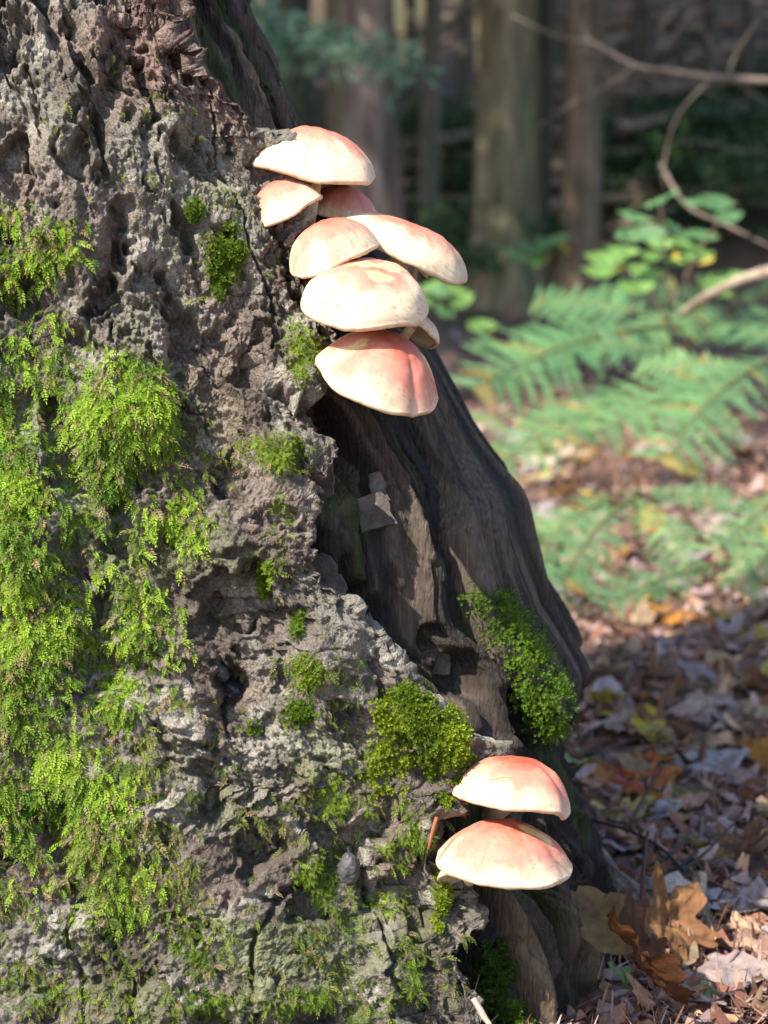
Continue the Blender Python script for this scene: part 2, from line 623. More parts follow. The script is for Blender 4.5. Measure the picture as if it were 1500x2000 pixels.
# ---- exposed wood
zc = np.concatenate([np.linspace(-0.2, -0.10, 8)[:-1], np.linspace(-0.10, 0.565, 520), np.linspace(0.58, 0.95, 20)])
ncw = 380
qw = np.linspace(0, 1, ncw) ** 1.1
EWc = np.convolve(np.pad(edge_w(zc), 12, mode='edge'), np.hanning(27)[1:-1] / np.hanning(27).sum(), 'valid')
Wc = W_of(S_of(EWc - 0.16)[:, None] + (S_of(R(140)) - S_of(EWc - 0.16))[:, None] * qw[None])
Sc = S_of(Wc)
Zc = np.repeat(zc[:, None], ncw, 1)
sw = np.stack([Sc * 10.0, Zc * 3.0, 0 * Zc], -1)
warp = fbm(np.stack([Sc * 5, Zc * 14, 0 * Zc + 2], -1), 3, 301)
sw[..., 0] += 0.55 * warp
d = 0.007 * (fbm(sw * np.array([1.0, 1.3, 1]), 3, 302)) + 0.0050 * fbm(sw * np.array([4.2, 1.1, 1]), 2, 303, 0.5) \
    + 0.0014 * fbm(sw * np.array([10, 2, 1]), 1, 304)
crack = 1 - sstep(0.0, 0.20, np.abs(fbm(sw * np.array([1.7, 1.2, 1]), 2, 305)))
d -= 0.008 * crack * sstep(-0.2, 0.3, fbm(sw * np.array([1, 4, 1]), 2, 306))
d += 0.0035 * sstep(0.1, 0.7, fbm(np.stack([Sc * 40, Zc * 50, 0 * Zc], -1), 2, 307))
low = 1 - sstep(0.02, 0.14, Zc)
d += low * (0.006 * fbm(np.stack([Sc * 40 + 2 * warp, Zc * 9, 0 * Zc + 4], -1), 2, 308, 0.5) + 0.003 * fbm(np.stack([Sc * 40, Zc * 60, 0 * Zc], -1), 2, 309))
# deeper hollow beside the edge of the bark
d -= 0.016 * np.exp(-((Wc - EWc[:, None]) / 0.16) ** 2) * (0.5 + 0.5 * sstep(0.1, 0.25, Zc))
Gc = trunk_pt(Wc, Zc, d)
Uc, Vc = project(Gc.reshape(-1, 3))
Uc, Vc = Uc.reshape(Zc.shape), Vc.reshape(Zc.shape)
hole = px_mask(Uc, Vc, [(905, 1320, 50, 45, 1, 30), (1030, 1400, 26, 60, 1, -20), (850, 1250, 30, 30, .7, 0), (640, 880, 60, 90, 1, -20), (905, 1860, 40, 70, 1, 0), (720, 1180, 24, 50, .7, -30)]) * (Wc < R(110))
but = px_mask(Uc, Vc, [(1010, 1850, 26, 170, 1, -22), (1120, 1830, 24, 120, .8, -25)]) * (Wc < R(110))
dd = -0.022 * hole + 0.012 * but
Gc = trunk_pt(Wc, Zc, d + dd)
wc_ = mixc((0.030, 0.024, 0.021), (0.088, 0.066, 0.050), sstep(-0.1, 0.5, fbm(sw * np.array([3.2, 1.4, 1]), 4, 311)))
wc_ = mixc(wc_, (0.022, 0.019, 0.019), 0.9 * sstep(-0.05, 0.4, fbm(sw * np.array([1.2, 3.0, 1]), 4, 312)))
wc_ = mixc(wc_, (0.05, 0.075, 0.02), 0.5 * sstep(0.15, 0.5, fbm(sw * np.array([2, 6, 1]), 4, 313)))
wc_ = mixc(wc_, (0.24, 0.165, 0.135), 0.8 * sstep(0.40, 0.5, Zc) * sstep(-0.3, 0.3, fbm(sw * np.array([2, 2, 1]), 3, 314)))
wc_ = mixc(wc_, (0.22, 0.16, 0.10), 0.6 * but)
wme = make_mesh('wood', local(Gc).reshape(-1, 3), grid_faces(*Zc.shape), wc_.reshape(-1, 3))
wood = obj('exposed_wood', wme, M['wood'], tree)
wood['label'] = 'dark rotten grooved wood where the bark has fallen away'

# ---- the outer slab of sound wood along the right side
slab_px = [(735, 560), (765, 655), (800, 760), (848, 900), (888, 1040), (925, 1180), (985, 1290), (1060, 1390), (1078, 1425)]
sl = np.array([trunk_w(a, b, 0.004)[:2] for a, b in slab_px])
sl = sl[np.argsort(sl[:, 1])]
zs = np.linspace(sl[0, 1], sl[-1, 1] + 0.05, 300)
ws = np.interp(zs, sl[:, 1], sl[:, 0])
qz = np.stack([zs * 50, zs * 0, zs * 0 + 9], -1)
ws = ws + 0.02 * fbm(qz * 0.6, 1, 321)
ncs = 250
nl_ = 10
qs = np.linspace(0, 1, ncs)
Wsl = np.empty((len(zs), ncs + nl_))
Osl = np.empty_like(Wsl)
ph = np.linspace(R(110), 0, nl_ + 1)[:-1]
TS = 0.011
Wsl[:, :nl_] = ws[:, None] - 0.02 * np.sin(ph)[None]
Osl[:, :nl_] = TS - 0.016 * (1 - np.cos(ph))[None]
Wsl[:, nl_:] = W_of(S_of(ws)[:, None] + (S_of(R(125)) - S_of(ws))[:, None] * qs[None])
Osl[:, nl_:] = TS
Zsl = np.repeat(zs[:, None], ncs + nl_, 1)
Zsl = Zsl + 0.010 * fbm(np.stack([S_of(Wsl) * 14, 0 * Wsl, 0 * Wsl + 5], -1), 3, 322) * np.exp(-((Zsl - zs[0]) / 0.03))
Ssl = S_of(Wsl)
swl = np.stack([Ssl * 10 + 0.5 * fbm(np.stack([Ssl * 5, Zsl * 14, 0 * Zsl + 2], -1), 3, 301), Zsl * 3, 0 * Zsl], -1)
ds = 0.0055 * fbm(swl * np.array([1.6, 1.6, 1]), 3, 331) + 0.0040 * fbm(swl * np.array([4, 1.0, 1]), 2, 332, 0.4)
ds -= 0.006 * (1 - sstep(0, 0.2, np.abs(fbm(swl * np.array([2.2, 1.0, 1]), 2, 334))))
Gs0 = trunk_pt(Wsl, Zsl, Osl)
Us, Vs_ = project(Gs0.reshape(-1, 3))
Us, Vs_ = Us.reshape(Zsl.shape), Vs_.reshape(Zsl.shape)
ds += 0.004 * np.exp(-((Zsl - P(985, 1010, 0.03)[2]) / 0.018) ** 2) * np.exp(-((Ssl - 1.5) / 0.5) ** 2)
end = np.exp(-(zs - zs[0]) / 0.004)[:, None]
Gs = trunk_pt(Wsl, Zsl, Osl + ds * (1 - end) - 0.018 * end)
sc_ = mixc((0.036, 0.029, 0.025), (0.10, 0.077, 0.059), sstep(-0.1, 0.5, fbm(swl * np.array([4, 1.3, 1]), 4, 341)))
sc_ = mixc(sc_, (0.025, 0.022, 0.022), 0.8 * sstep(0.0, 0.5, fbm(swl * np.array([1.5, 2.5, 1]), 4, 342)))
sme = make_mesh('slab', local(Gs).reshape(-1, 3), grid_faces(*Zsl.shape), sc_.reshape(-1, 3))
slab = obj('wood_slab', sme, M['wood'], tree)
slab['label'] = 'weathered outer slab of wood ending in a broken point'

# nearest-vertex lookups for things that sit on the trunk
flatB, nrmB = Gb.reshape(-1, 3), Nb.reshape(-1, 3)
UB, VB = project(flatB)
Nc = grid_normals(Gc)
Nc = Nc if Nc[300, 100] @ np.array([0.5, -1, 0]) > 0 else -Nc
Ns = grid_normals(Gs)
Ns = Ns if Ns[200, 60] @ np.array([0.7, -1, 0]) > 0 else -Ns
flatW = np.vstack([Gc.reshape(-1, 3), Gs.reshape(-1, 3)])
nrmW = np.vstack([Nc.reshape(-1, 3), Ns.reshape(-1, 3)])
UW, VW = project(flatW)
depB = (flatB - CAM) @ FW
depW = (flatW - CAM) @ FW


def on_bark(px, py):
    dd = (UB - px) ** 2 + (VB - py) ** 2 + (depB > 1.15) * 1e6 + (depB - 0.9) * 40
    i = int(np.argmin(dd))
    return flatB[i], nrmB[i]


def on_wood(px, py):
    dd = (UW - px) ** 2 + (VW - py) ** 2 + (depW - 0.8) * 900
    i = int(np.argmin(dd))
    return flatW[i], nrmW[i]


# ------------------------------------------------------------------ moss
def norm(v):
    return v / (np.linalg.norm(v, axis=-1, keepdims=True) + 1e-12)


def moss_fronds(base, nrm, length, cols, nodes=9, droop=1.0, width=0.26):
    """feathery shoots: a curved stem with paired pointed leaflets; all arrays are per shoot"""
    n = len(base)
    down = np.array([0, 0, -1.0])
    rnd = rng.normal(0, 0.55, (n, 3))
    d0 = norm(nrm * 1.0 + down * 0.35 * droop + rnd)
    d1 = norm(nrm * 0.25 + down * 1.0 * droop + rnd * 0.9)
    side = norm(np.cross(d1, nrm + rng.normal(0, 0.25, (n, 3))))
    face = norm(np.cross(side, d1))
    Vs, Cs = [], []
    L = length[:, None]
    for k in range(nodes):
        t = (k + 0.6) / nodes
        pos = base + L * (d0 * (t - 0.5 * t * t) + d1 * (0.5 * t * t + 0.12 * t))
        tan = norm(d0 * (1 - t) + d1 * t)
        wl_ = width * L * (math.sin(math.pi * min(1, 0.18 + 0.8 * t)) ** 0.8) * 1.05
        for sg in (-1, 1):
            j = rng.normal(0, 0.16, (n, 3))
            ld = norm(side * sg * 0.8 + tan * 0.75 + face * 0.15 + j)
            tip = pos + ld * wl_
            mid = pos + ld * wl_ * 0.45
            wv = norm(np.cross(ld, face)) * wl_ * 0.21
            Vs.append(np.stack([pos, mid + wv, tip, mid - wv], 1))
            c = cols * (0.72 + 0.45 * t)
            Cs.append(np.repeat(c[:, None], 4, 1))
    tipd = norm(d1 + rng.normal(0, 0.1, (n, 3)))
    pos = base + L * (d0 * 0.45 + d1 * 0.6)
    Vs.append(np.stack([pos, pos + tipd * L * .08 + side * L * .03, pos + tipd * L * 0.2, pos + tipd * L * .08 - side * L * .03], 1))
    Cs.append(np.repeat((cols * 1.2)[:, None], 4, 1))
    V = np.concatenate(Vs, 0).reshape(-1, 3)
    C = np.concatenate(Cs, 0).reshape(-1, 3)
    return V, np.arange(len(V)).reshape(-1, 4), C


def moss_stars(base, nrm, length, cols, leaves=7, rows=2):
    """short cushion-moss shoots: whorls of narrow leaves round an upright tip"""
    n = len(base)
    ax = norm(nrm + np.array([0, 0, 0.35]) + rng.normal(0, 0.28, (n, 3)))
    a = norm(np.cross(ax, rng.normal(0, 1, (n, 3))))
    b = np.cross(ax, a)
    L = length[:, None]
    Vs, Cs = [], []
    for rw in range(rows):
        for k in range(leaves):
            an = 2 * math.pi * (k + 0.5 * rw) / leaves
            out = math.cos(an) * a + math.sin(an) * b
            h = 0.25 + 0.45 * rw / max(1, rows - 1) if rows > 1 else 0.4
            ld = norm(out * (0.85 - 0.45 * rw) + ax * (0.5 + 0.5 * rw) + rng.normal(0, 0.14, (n, 3)))
            p0 = base + ax * L * h
            tip = p0 + ld * L * 0.68
            mid = p0 + ld * L * 0.33
            wv = norm(np.cross(ld, ax)) * L * 0.11
            Vs.append(np.stack([p0, mid + wv, tip, mid - wv], 1))
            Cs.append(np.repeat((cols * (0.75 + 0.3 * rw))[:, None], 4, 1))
    V = np.concatenate(Vs, 0).reshape(-1, 3)
    C = np.concatenate(Cs, 0).reshape(-1, 3)
    return V, np.arange(len(V)).reshape(-1, 4), C


outB = 0.25 + sstep(-0.012, 0.004, rel).ravel()          # moss keeps to the raised bark, not the pits
areaB = areaB * outB
areaW = np.concatenate([np.linalg.norm(np.cross(np.gradient(g, axis=0), np.gradient(g, axis=1)), axis=-1).ravel() for g in (Gc, Gs)])
rollmask = np.ones(Zg.shape)
rollmask[:, -6:] = 0
okB = ((flatB[:, 2] < 0.57) & (UB > -60) & (UB < 1300) & (VB > -60) & (VB < 2080)).astype(float) * rollmask.ravel()
wrapW = np.concatenate([Wc.ravel(), Wsl.ravel()])
okW = ((wrapW < R(91)) & (nrmW[:, 1] < 0.15) & (flatW[:, 2] < 0.57)).astype(float)
under = (Wc > np.interp(Zc, zs, ws) - 0.01) & (Zc > zs[0] + 0.004) & (Zc < zs[-1])      # wood hidden below the slab
okW[:Wc.size] *= ~under.ravel()


def pick(U, V, area, ok, items, n, patchy=0.0, seed=0, flat=None, pscale=60):
    m = px_mask(U, V, items, 0.05) ** 1.3 * ok * area
    if patchy:
        f = fbm(flat * pscale, 3, seed)
        m = m * (1 - patchy + patchy * sstep(-0.05, 0.35, f))
    c = np.cumsum(m)
    i = np.searchsorted(c, rng.random(n) * c[-1])
    return np.clip(i, 0, len(m) - 1)


def moss_cols(n, dark, light, dead=0.0, pos=None, seed=0):
    t = rng.random(n) * 0.5 + (0.5 * sstep(-0.4, 0.4, fbm(pos * 50, 2, seed)) if pos is not None else 0.2)
    c = mixc(dark, light, t)
    if dead:
        k = rng.random(n) < dead
        c[k] = mixc((0.20, 0.15, 0.06), (0.34, 0.24, 0.13), rng.random(k.sum()))
    return c


def moss_patch(name, label, items, n, mode, lmin, lmax, dark, light, U=UB, V=VB, area=areaB, ok=okB, flat=flatB,
               nrm=None, dead=0.0, patchy=0.6, seed=0, kind=None, droop=1.0, group=None, pscale=60, nodes=9, lift=0.001):
    i = pick(U, V, area, ok, items, n, patchy, seed, flat, pscale)
    nrm = mossN if nrm is None else nrm
    b = flat[i] + rng.normal(0, 0.0006 if flat is flatB else 0.0013, (n, 3)) - nrm[i] * 0.001
    ln = lmin + (lmax - lmin) * rng.random(n) ** 2.0
    c = moss_cols(n, dark, light, dead, flat[i], seed + 3)
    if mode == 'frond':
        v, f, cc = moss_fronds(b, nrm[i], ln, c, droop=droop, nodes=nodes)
    else:
        hump = lift * rng.random(n)[:, None]
        v, f, cc = moss_stars(b + nrm[i] * hump, nrm[i], ln, c)
    org = b.mean(0)
    me = make_mesh(name, v - org, f, cc, smooth=False)
    o = obj(name, me, M['moss'], None, tuple(org))
    return tag(o, label, 'moss', group, kind)


mossN = norm(nrmB * 0.5 + N0.reshape(-1, 3) * 0.7)
YG, DG = (0.30, 0.44, 0.035), (0.075, 0.15, 0.016)
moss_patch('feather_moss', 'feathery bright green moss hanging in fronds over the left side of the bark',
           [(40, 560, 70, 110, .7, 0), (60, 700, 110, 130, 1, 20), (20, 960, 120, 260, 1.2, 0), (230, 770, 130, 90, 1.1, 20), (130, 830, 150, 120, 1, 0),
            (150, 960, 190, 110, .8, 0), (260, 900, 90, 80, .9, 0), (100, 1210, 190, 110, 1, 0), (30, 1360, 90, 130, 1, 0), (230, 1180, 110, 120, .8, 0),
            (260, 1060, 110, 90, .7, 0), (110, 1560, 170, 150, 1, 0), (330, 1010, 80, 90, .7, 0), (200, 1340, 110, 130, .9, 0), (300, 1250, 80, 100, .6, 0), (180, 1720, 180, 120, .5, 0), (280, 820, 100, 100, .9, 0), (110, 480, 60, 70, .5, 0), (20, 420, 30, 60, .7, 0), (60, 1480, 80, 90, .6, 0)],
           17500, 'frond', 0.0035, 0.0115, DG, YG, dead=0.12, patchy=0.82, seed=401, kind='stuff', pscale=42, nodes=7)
moss_patch('creeping_moss', 'thin creeping olive moss scattered over the lower lumpy bark',
           [(300, 1450, 260, 200, .4, 0), (200, 1750, 320, 280, .8, 0), (620, 1640, 240, 140, .6, 0), (700, 1860, 220, 180, .6, 0),
            (430, 1900, 260, 150, .6, 0), (600, 1330, 120, 110, .4, 0), (400, 900, 140, 90, .7, 0), (430, 470, 60, 130, .5, 0), (520, 1080, 60, 120, .4, 0), (380, 420, 50, 80, .3, 0), (250, 250, 200, 200, .12, 0), (480, 620, 150, 150, .12, 0)],
           5200, 'frond', 0.0035, 0.009, (0.06, 0.10, 0.016), (0.22, 0.25, 0.045), dead=0.12, patchy=0.95, seed=402, kind='stuff', pscale=75, nodes=7)
clumps = [
    ('bright yellow green moss cushion on the bark ledge above the lower mushrooms', [(800, 1395, 75, 50, 1.1, 25), (840, 1420, 75, 45, 1, 25), (860, 1480, 60, 60, .7, 0), (760, 1480, 60, 70, .6, 20), (880, 1540, 30, 40, .6, 0)], 2300, 0.0035, 0.007, 0.5),
    ('vivid green moss strip running down the bark below the paired lower mushrooms', [(862, 1740, 22, 55, 1, 0), (855, 1800, 14, 26, .6, 0)], 420, 0.003, 0.006, 0.1),
    ('small green moss tuft on grey bark left of the upper mushrooms', [(440, 505, 34, 60, 1, 10), (425, 555, 18, 30, .6, 0)], 520, 0.003, 0.007, 0.35),
    ('tiny moss tuft high on the grey bark near the second smallest mushroom', [(378, 415, 16, 24, 1, 0)], 110, 0.003, 0.006, 0.1),
    ('hanging moss tuft at the bark edge beside the lowest upper mushroom', [(590, 690, 38, 70, 1, 0), (575, 640, 22, 40, .7, 0)], 620, 0.004, 0.009, 0.3),
    ('bushy green moss tuft on the bark edge below the upper mushrooms', [(560, 885, 58, 46, 1, 0), (510, 870, 40, 30, .6, 0), (545, 1010, 22, 60, .5, 0)], 760, 0.004, 0.009, 0.3),
    ('round green moss button on the smooth pinkish bark above the ledge', [(605, 1315, 30, 30, 1, 0), (580, 1215, 18, 26, .7, 0)], 330, 0.003, 0.006, 0.2),
    ('round green moss button below the glossy resin hole', [(585, 1395, 26, 26, 1, 0), (497, 1425, 24, 16, .6, 0)], 260, 0.003, 0.006, 0.3),
    ('narrow green moss strip in a groove of the pinkish bark', [(517, 1135, 16, 36, 1, 0)], 150, 0.003, 0.006, 0.2),
    ('olive moss ring around the smooth grey lump', [(640, 1720, 60, 60, .9, 0), (740, 1760, 70, 40, .7, 20), (690, 1800, 70, 26, .5, 0)], 900, 0.004, 0.009, 0.5),
    ('ragged green moss band beside the dark gap left of the paired mushrooms', [(790, 1640, 50, 70, .9, 0), (690, 1620, 60, 50, .6, 0), (640, 1560, 50, 70, .5, 0), (700, 1470, 40, 60, .4, 0)], 1100, 0.004, 0.008, 0.6),
    ('yellow green moss fringe at the very foot of the bark', [(600, 1970, 80, 40, 1, 0), (720, 1985, 60, 30, .8, 0), (420, 1960, 90, 30, .6, 0), (800, 1900, 30, 80, .6, 0)], 900, 0.004, 0.009, 0.5),
    ('green moss tufts low on the bark under the hanging feathery moss', [(90, 1940, 90, 60, 1, 0), (240, 1960, 60, 50, .7, 0), (370, 1850, 40, 60, .6, 0)], 620, 0.004, 0.009, 0.5)]
for lab, items, n, a, b, pt in clumps:
    hang = 'hanging' in lab or 'fringe' in lab or 'ring' in lab or 'ragged' in lab or 'bushy' in lab
    moss_patch('moss_clump', lab, items, int(n * (1.3 if hang else 2.2)), 'frond' if hang else 'star', a * (0.75 if hang else 0.6), b * (0.72 if hang else 0.58),
               (0.09, 0.16, 0.014), (0.34, 0.42, 0.03) if 'bright' in lab or 'vivid' in lab else (0.26, 0.36, 0.035),
               patchy=min(1, pt + 0.4), seed=410, group='moss clumps on the tree', droop=0.5, pscale=130, nodes=6, lift=0.003)
moss_patch('moss_clump', 'thick dark green moss cushion on the bare wood near the broken slab tip',
           [(955, 1180, 46, 28, 1, 25), (992, 1230, 40, 34, 1, 40), (1028, 1290, 36, 46, 1.1, -20), (1064, 1360, 36, 46, 1.2, -20), (1072, 1405, 36, 22, 1, 0), (1030, 1340, 26, 36, .7, 0)],
           7500, 'star', 0.0015, 0.0032, (0.06, 0.13, 0.012), (0.20, 0.33, 0.03), UW, VW, areaW, okW, flatW, nrmW,
           patchy=0.3, seed=420, group='moss clumps on the tree', lift=0.010, pscale=120)
moss_patch('moss_clump', 'sparse green moss on the rotten wood at the foot of the tree',
           [(970, 1900, 30, 70, .8, 0), (990, 1985, 50, 30, 1, 0), (940, 1960, 30, 40, .7, 0)],
           420, 'star', 0.003, 0.007, (0.05, 0.10, 0.012), (0.13, 0.22, 0.025), UW, VW, areaW, okW, flatW, nrmW,
           patchy=0.6, seed=421, group='moss clumps on the tree', lift=0.003, pscale=120)


# ------------------------------------------------------------------ mushrooms
PINK, BRICK, CREAM, SALM = np.array((0.60, 0.215, 0.15)), np.array((0.40, 0.085, 0.045)), np.array((0.73, 0.575, 0.39)), np.array((0.68, 0.39, 0.27))
PEEL, STAIN = np.array((0.80, 0.58, 0.26)), np.array((0.70, 0.33, 0.13))


def mushroom(label, px, py, Y, wpx, hr, roll, pitch, seed, red=0.5, depth=1.0, lobes=(0.03, 0.02, 0.015), wave=0.03,
             foot=None, peel=(), dent=(), crease=None, gills=True, pw=1.0, stemr=0.16, yaw=0.0, stainy=0.3, sl=0.3, dome=72):
    c = P(px, py, Y)
    k = K * np.linalg.norm(c - CAM)
    Rr = wpx * 0.5 * k
    H = Rr * hr
    root = thing('mushroom', label, 'mushroom', tuple(c), (0, 0, 0), 'brick red capped mushrooms on the tree')
    rot = Matrix.Rotation(R(roll), 3, 'Y') @ Matrix.Rotation(R(pitch), 3, 'X') @ Matrix.Rotation(R(yaw), 3, 'Z')
    rot = np.array(rot)
    r_ = np.random.default_rng(seed)
    ph = r_.random(6) * 6.28
    lobes = [v * 1.5 for v in lobes] + [0.006, 0.007, 0.008, 0.006, 0.005]
    ph = np.concatenate([ph, r_.random(4) * 6.28])
    wave = wave * 1.5
    na, nt_ = 124, 58
    an = np.linspace(0, 2 * math.pi, na, endpoint=False)
    out = 1 + sum(lobes[i] * np.cos((i + 2) * an + ph[i]) for i in range(8))
    t = np.linspace(0.0, 1.0, nt_)
    tm = R(dome)
    tt = t * tm
    rho = np.sin(tt) / math.sin(tm)
    zz = ((np.cos(tt) - math.cos(tm)) / (1 - math.cos(tm))) ** pw
    # inrolled margin
    rl = np.linspace(R(-25), R(165), 17)[1:]
    mr = 0.06
    rho = np.concatenate([rho, 1 + mr * 0.12 - mr + mr * np.cos(rl)])
    zz = np.concatenate([zz, -mr / hr * 1.1 * (np.sin(rl) + math.sin(R(25)) * 0.9)])
    tall = np.concatenate([t, np.full(len(rl), 1.0)])

    def shape(rho, zz, T):
        x = Rr * rho[:, None] * out[None] * np.cos(an)[None]
        y = Rr * depth * rho[:, None] * out[None] * np.sin(an)[None]
        z = H * zz[:, None] + Rr * wave * (rho[:, None] ** 3) * (np.cos(2 * an + ph[3]) + 0.6 * np.cos(3 * an + ph[4]))[None]
        G_ = np.stack([x, y, z], -1)
        q3 = G_ / Rr + seed * 3.1
        G_[..., 2] += Rr * (0.055 * fbm(q3 * 1.5, 3, seed) + 0.010 * fbm(q3 * 7, 3, seed + 31)) * (1 - 0.35 * rho[:, None])
        for (da, dr, ds_, dd_) in dent:
            ex = np.cos(R(da)) * dr - x / Rr
            ey = np.sin(R(da)) * dr - y / Rr
            G_[..., 2] += dd_ * Rr * np.exp(-(ex ** 2 + ey ** 2) / ds_ ** 2)
        if crease is not None:
            ca_, cw, cd_ = crease
            da = np.angle(np.exp(1j * (an - R(ca_))))
            amp = np.exp(-(da / cw) ** 2)[None] * sstep(0.15, 0.8, rho)[:, None]
            G_[..., 2] -= cd_ * Rr * amp
            G_[..., :2] *= (1 - 0.5 * cd_ * amp)[..., None]
        return G_

    Gk = shape(rho, zz, tall)
    q3 = Gk / Rr + seed * 7.7
    f = tall[:, None] + 0.13 * fbm(q3 * 1.7, 3, seed + 1) + 0.035 * fbm(q3 * 9, 3, seed + 2)
    tc = 0.41 + 0.48 * red
    f = f + 0.16 * fbm(np.stack([np.cos(an)[None] * 3.5 + 0 * f, np.sin(an)[None] * 3.5 + 0 * f, tall[:, None] * 0.8 + seed + 0 * f], -1), 4, seed + 14) * sstep(0.1, 0.5, tall)[:, None]
    col = mixc(BRICK, PINK, sstep(tc - 0.75, tc - 0.20, f))
    col = mixc(col, SALM, sstep(tc - 0.20, tc + 0.06, f))
    col = mixc(col, CREAM, sstep(tc, tc + 0.26, f))
    col = mixc(col, STAIN * 0.6 + SALM * 0.4, stainy * 0.45 * sstep(0.45, 0.62, fbm(q3 * 3.2, 4, seed + 4)))
    col = mixc(col, SALM, 0.12 * sstep(0.2, 0.7, fbm(q3 * np.array([9, 9, 1.5]), 3, seed + 8)))
    rim = np.concatenate([np.zeros(nt_), np.linspace(0, 1, len(rl))])[:, None]
    col = mixc(col, (0.42, 0.22, 0.11), 0.75 * rim + 0 * f)
    fib = fbm(np.stack([np.cos(an)[None] * 26 + 0 * f, np.sin(an)[None] * 26 + 0 * f, tall[:, None] * 5 + seed + 0 * f], -1), 3, seed + 12)
    col = col * (1 - 0.16 * sstep(0.0, 0.6, fib) * sstep(0.35, 0.9, tall)[:, None])[..., None]
    for (pa, pr, pl, pwid, strong) in peel:
        ex = Gk[..., 0] / Rr - math.cos(R(pa)) * pr
        ey = Gk[..., 1] / Rr / depth - math.sin(R(pa)) * pr
        e = np.sqrt((ex / pl) ** 2 + (ey / pwid) ** 2) + 0.6 * fbm(q3 * 4.5, 4, seed + 6)
        mk = 1 - sstep(0.72, 1.0, e)
        col = mixc(col, PEEL, strong * mk)
        Gk[..., 2] -= 0.012 * Rr * mk
    spk = sstep(0.70, 0.82, fbm(q3 * 34, 2, seed + 5))
    col = mixc(col, (0.30, 0.15, 0.08), 0.5 * spk)
    V = Gk.reshape(-1, 3) @ rot.T
    me = make_mesh('cap', V, grid_faces(len(rho), na, True), col.reshape(-1, 3))
    capo = obj('cap', me, M['cap'], root)
    # underside with blade-like gills
    ng = 64
    nag = ng * 4
    an = np.linspace(0, 2 * math.pi, nag, endpoint=False)
    out = 1 + sum(lobes[i] * np.cos((i + 2) * an + ph[i]) for i in range(8))
    tu = np.linspace(0, 1, 16)
    ru = (1 - 2 * mr) * (1 - tu) + stemr * 0.8 * tu
    zu = -0.03 / hr + (0.42) * np.sin(tu * 1.5) ** 1.2
    Gu = shape(ru, zu, tu)
    blade = np.tile([0.0, 0.6, 1.0, 0.6], ng)[None] * np.sin(np.pi * np.clip(tu, 0.03, .97))[:, None] ** 0.5
    Gu[..., 2] -= 0.075 * Rr * blade
    gcol = mixc((0.52, 0.46, 0.30), (0.34, 0.29, 0.17), blade * 0.6 + 0.2 * fbm(Gu / Rr * 6, 2, seed))
    me = make_mesh('gills', Gu.reshape(-1, 3) @ rot.T, grid_faces(16, nag, True)[:, ::-1], gcol.reshape(-1, 3))
    obj('gills', me, M['gill'], capo)
    # stem, curving back into the crack of the tree
    top = rot @ np.array([0, 0, H * 0.38])
    ax = rot @ np.array([0, 0, 1.0])
    if foot is None:
        foot = (px - 60, py + 90, Y + 0.05)
    ft = P(*foot) - c
    p1 = top - ax * Rr * sl
    mid = 0.45 * p1 + 0.55 * ft + np.array([0, 0, -0.006])
    V, Fs = tube([top, p1, mid, ft], [stemr * Rr * 1.15, stemr * Rr, stemr * Rr * 0.95, stemr * Rr * 0.9], 26, 20, 0.05, seed)
    q4 = V / Rr
    sc = mixc((0.74, 0.62, 0.44), (0.58, 0.36, 0.20), sstep(-0.2, 0.5, fbm(q4 * 3, 3, seed)) * 0.6)
    obj('stem', make_mesh('stem', V, Fs, sc), M['stem'], root)
    return root


mushroom('topmost mushroom with a broad pale pink domed cap', 612, 333, 0.008, 236, 0.66, 8, 4, 11, red=0.42, wave=0.015,
         foot=(592, 440, 0.05), pw=0.95, stemr=0.15, yaw=15, sl=0.7)
mushroom('small plump mushroom tucked against the bark under the topmost cap', 556, 414, -0.010, 150, 0.80, -24, 6, 12, red=0.55,
         foot=(540, 480, 0.05), wave=0.02)
mushroom('shaded reddish mushroom behind the small plump one', 664, 418, 0.035, 140, 0.80, 12, 4, 13, red=1.0, foot=(600, 500, 0.09))
mushroom('long drooping mushroom cap reaching farthest out to the right of the upper cluster', 786, 494, 0.0, 268, 0.47, 23, 2, 14,
         red=0.30, wave=0.02, foot=(770, 600, 0.03), depth=0.8, pw=0.85, stemr=0.17, sl=0.5)
mushroom('rounded orange stained mushroom squeezed between the topmost and the big cracked cap', 652, 506, -0.036, 186, 0.80, -17, 3, 15, red=0.75,
         lobes=(0.05, 0.03, 0.02), wave=0.05, foot=(600, 600, 0.04), stainy=0.9, pw=0.8)
mushroom('big pale mushroom with cracked yellowish peeling crown', 716, 589, -0.055, 250, 0.62, 4, 20, 16, red=0.28, lobes=(0.02, 0.02, 0.012),
         wave=0.02, foot=(690, 700, 0.02), sl=0.5, peel=((40, 0.22, 0.34, 0.24, 0.85), (-60, .35, .22, .14, .6), (-120, .62, .10, .22, .5)), dent=((70, 0.35, 0.2, -0.05), (-60, .5, .25, -.03)), stainy=0.8, pw=0.78)
mushroom('tilted little mushroom with gills showing behind the big cracked cap', 802, 640, 0.01, 124, 0.55, 32, -16, 17, red=0.4, foot=(740, 680, 0.06))
mushroom('lowest mushroom of the upper cluster with brick crown and peeled yellow band', 738, 746, -0.06, 258, 0.82, 19, 13, 18, red=0.84,
         lobes=(0.03, 0.03, 0.015), wave=0.025, foot=(690, 735, 0.05), peel=((160, 0.55, 0.34, 0.13, 0.85), (10, .62, .2, .10, .7), (-150, .60, .30, .14, .75)), pw=1.3, crease=(-48, 0.09, 0.03))
mushroom('tiny brownish mushroom under the long drooping cap', 815, 520, 0.0, 62, 0.8, 50, 0, 19, red=0.5, foot=(790, 570, 0.07))
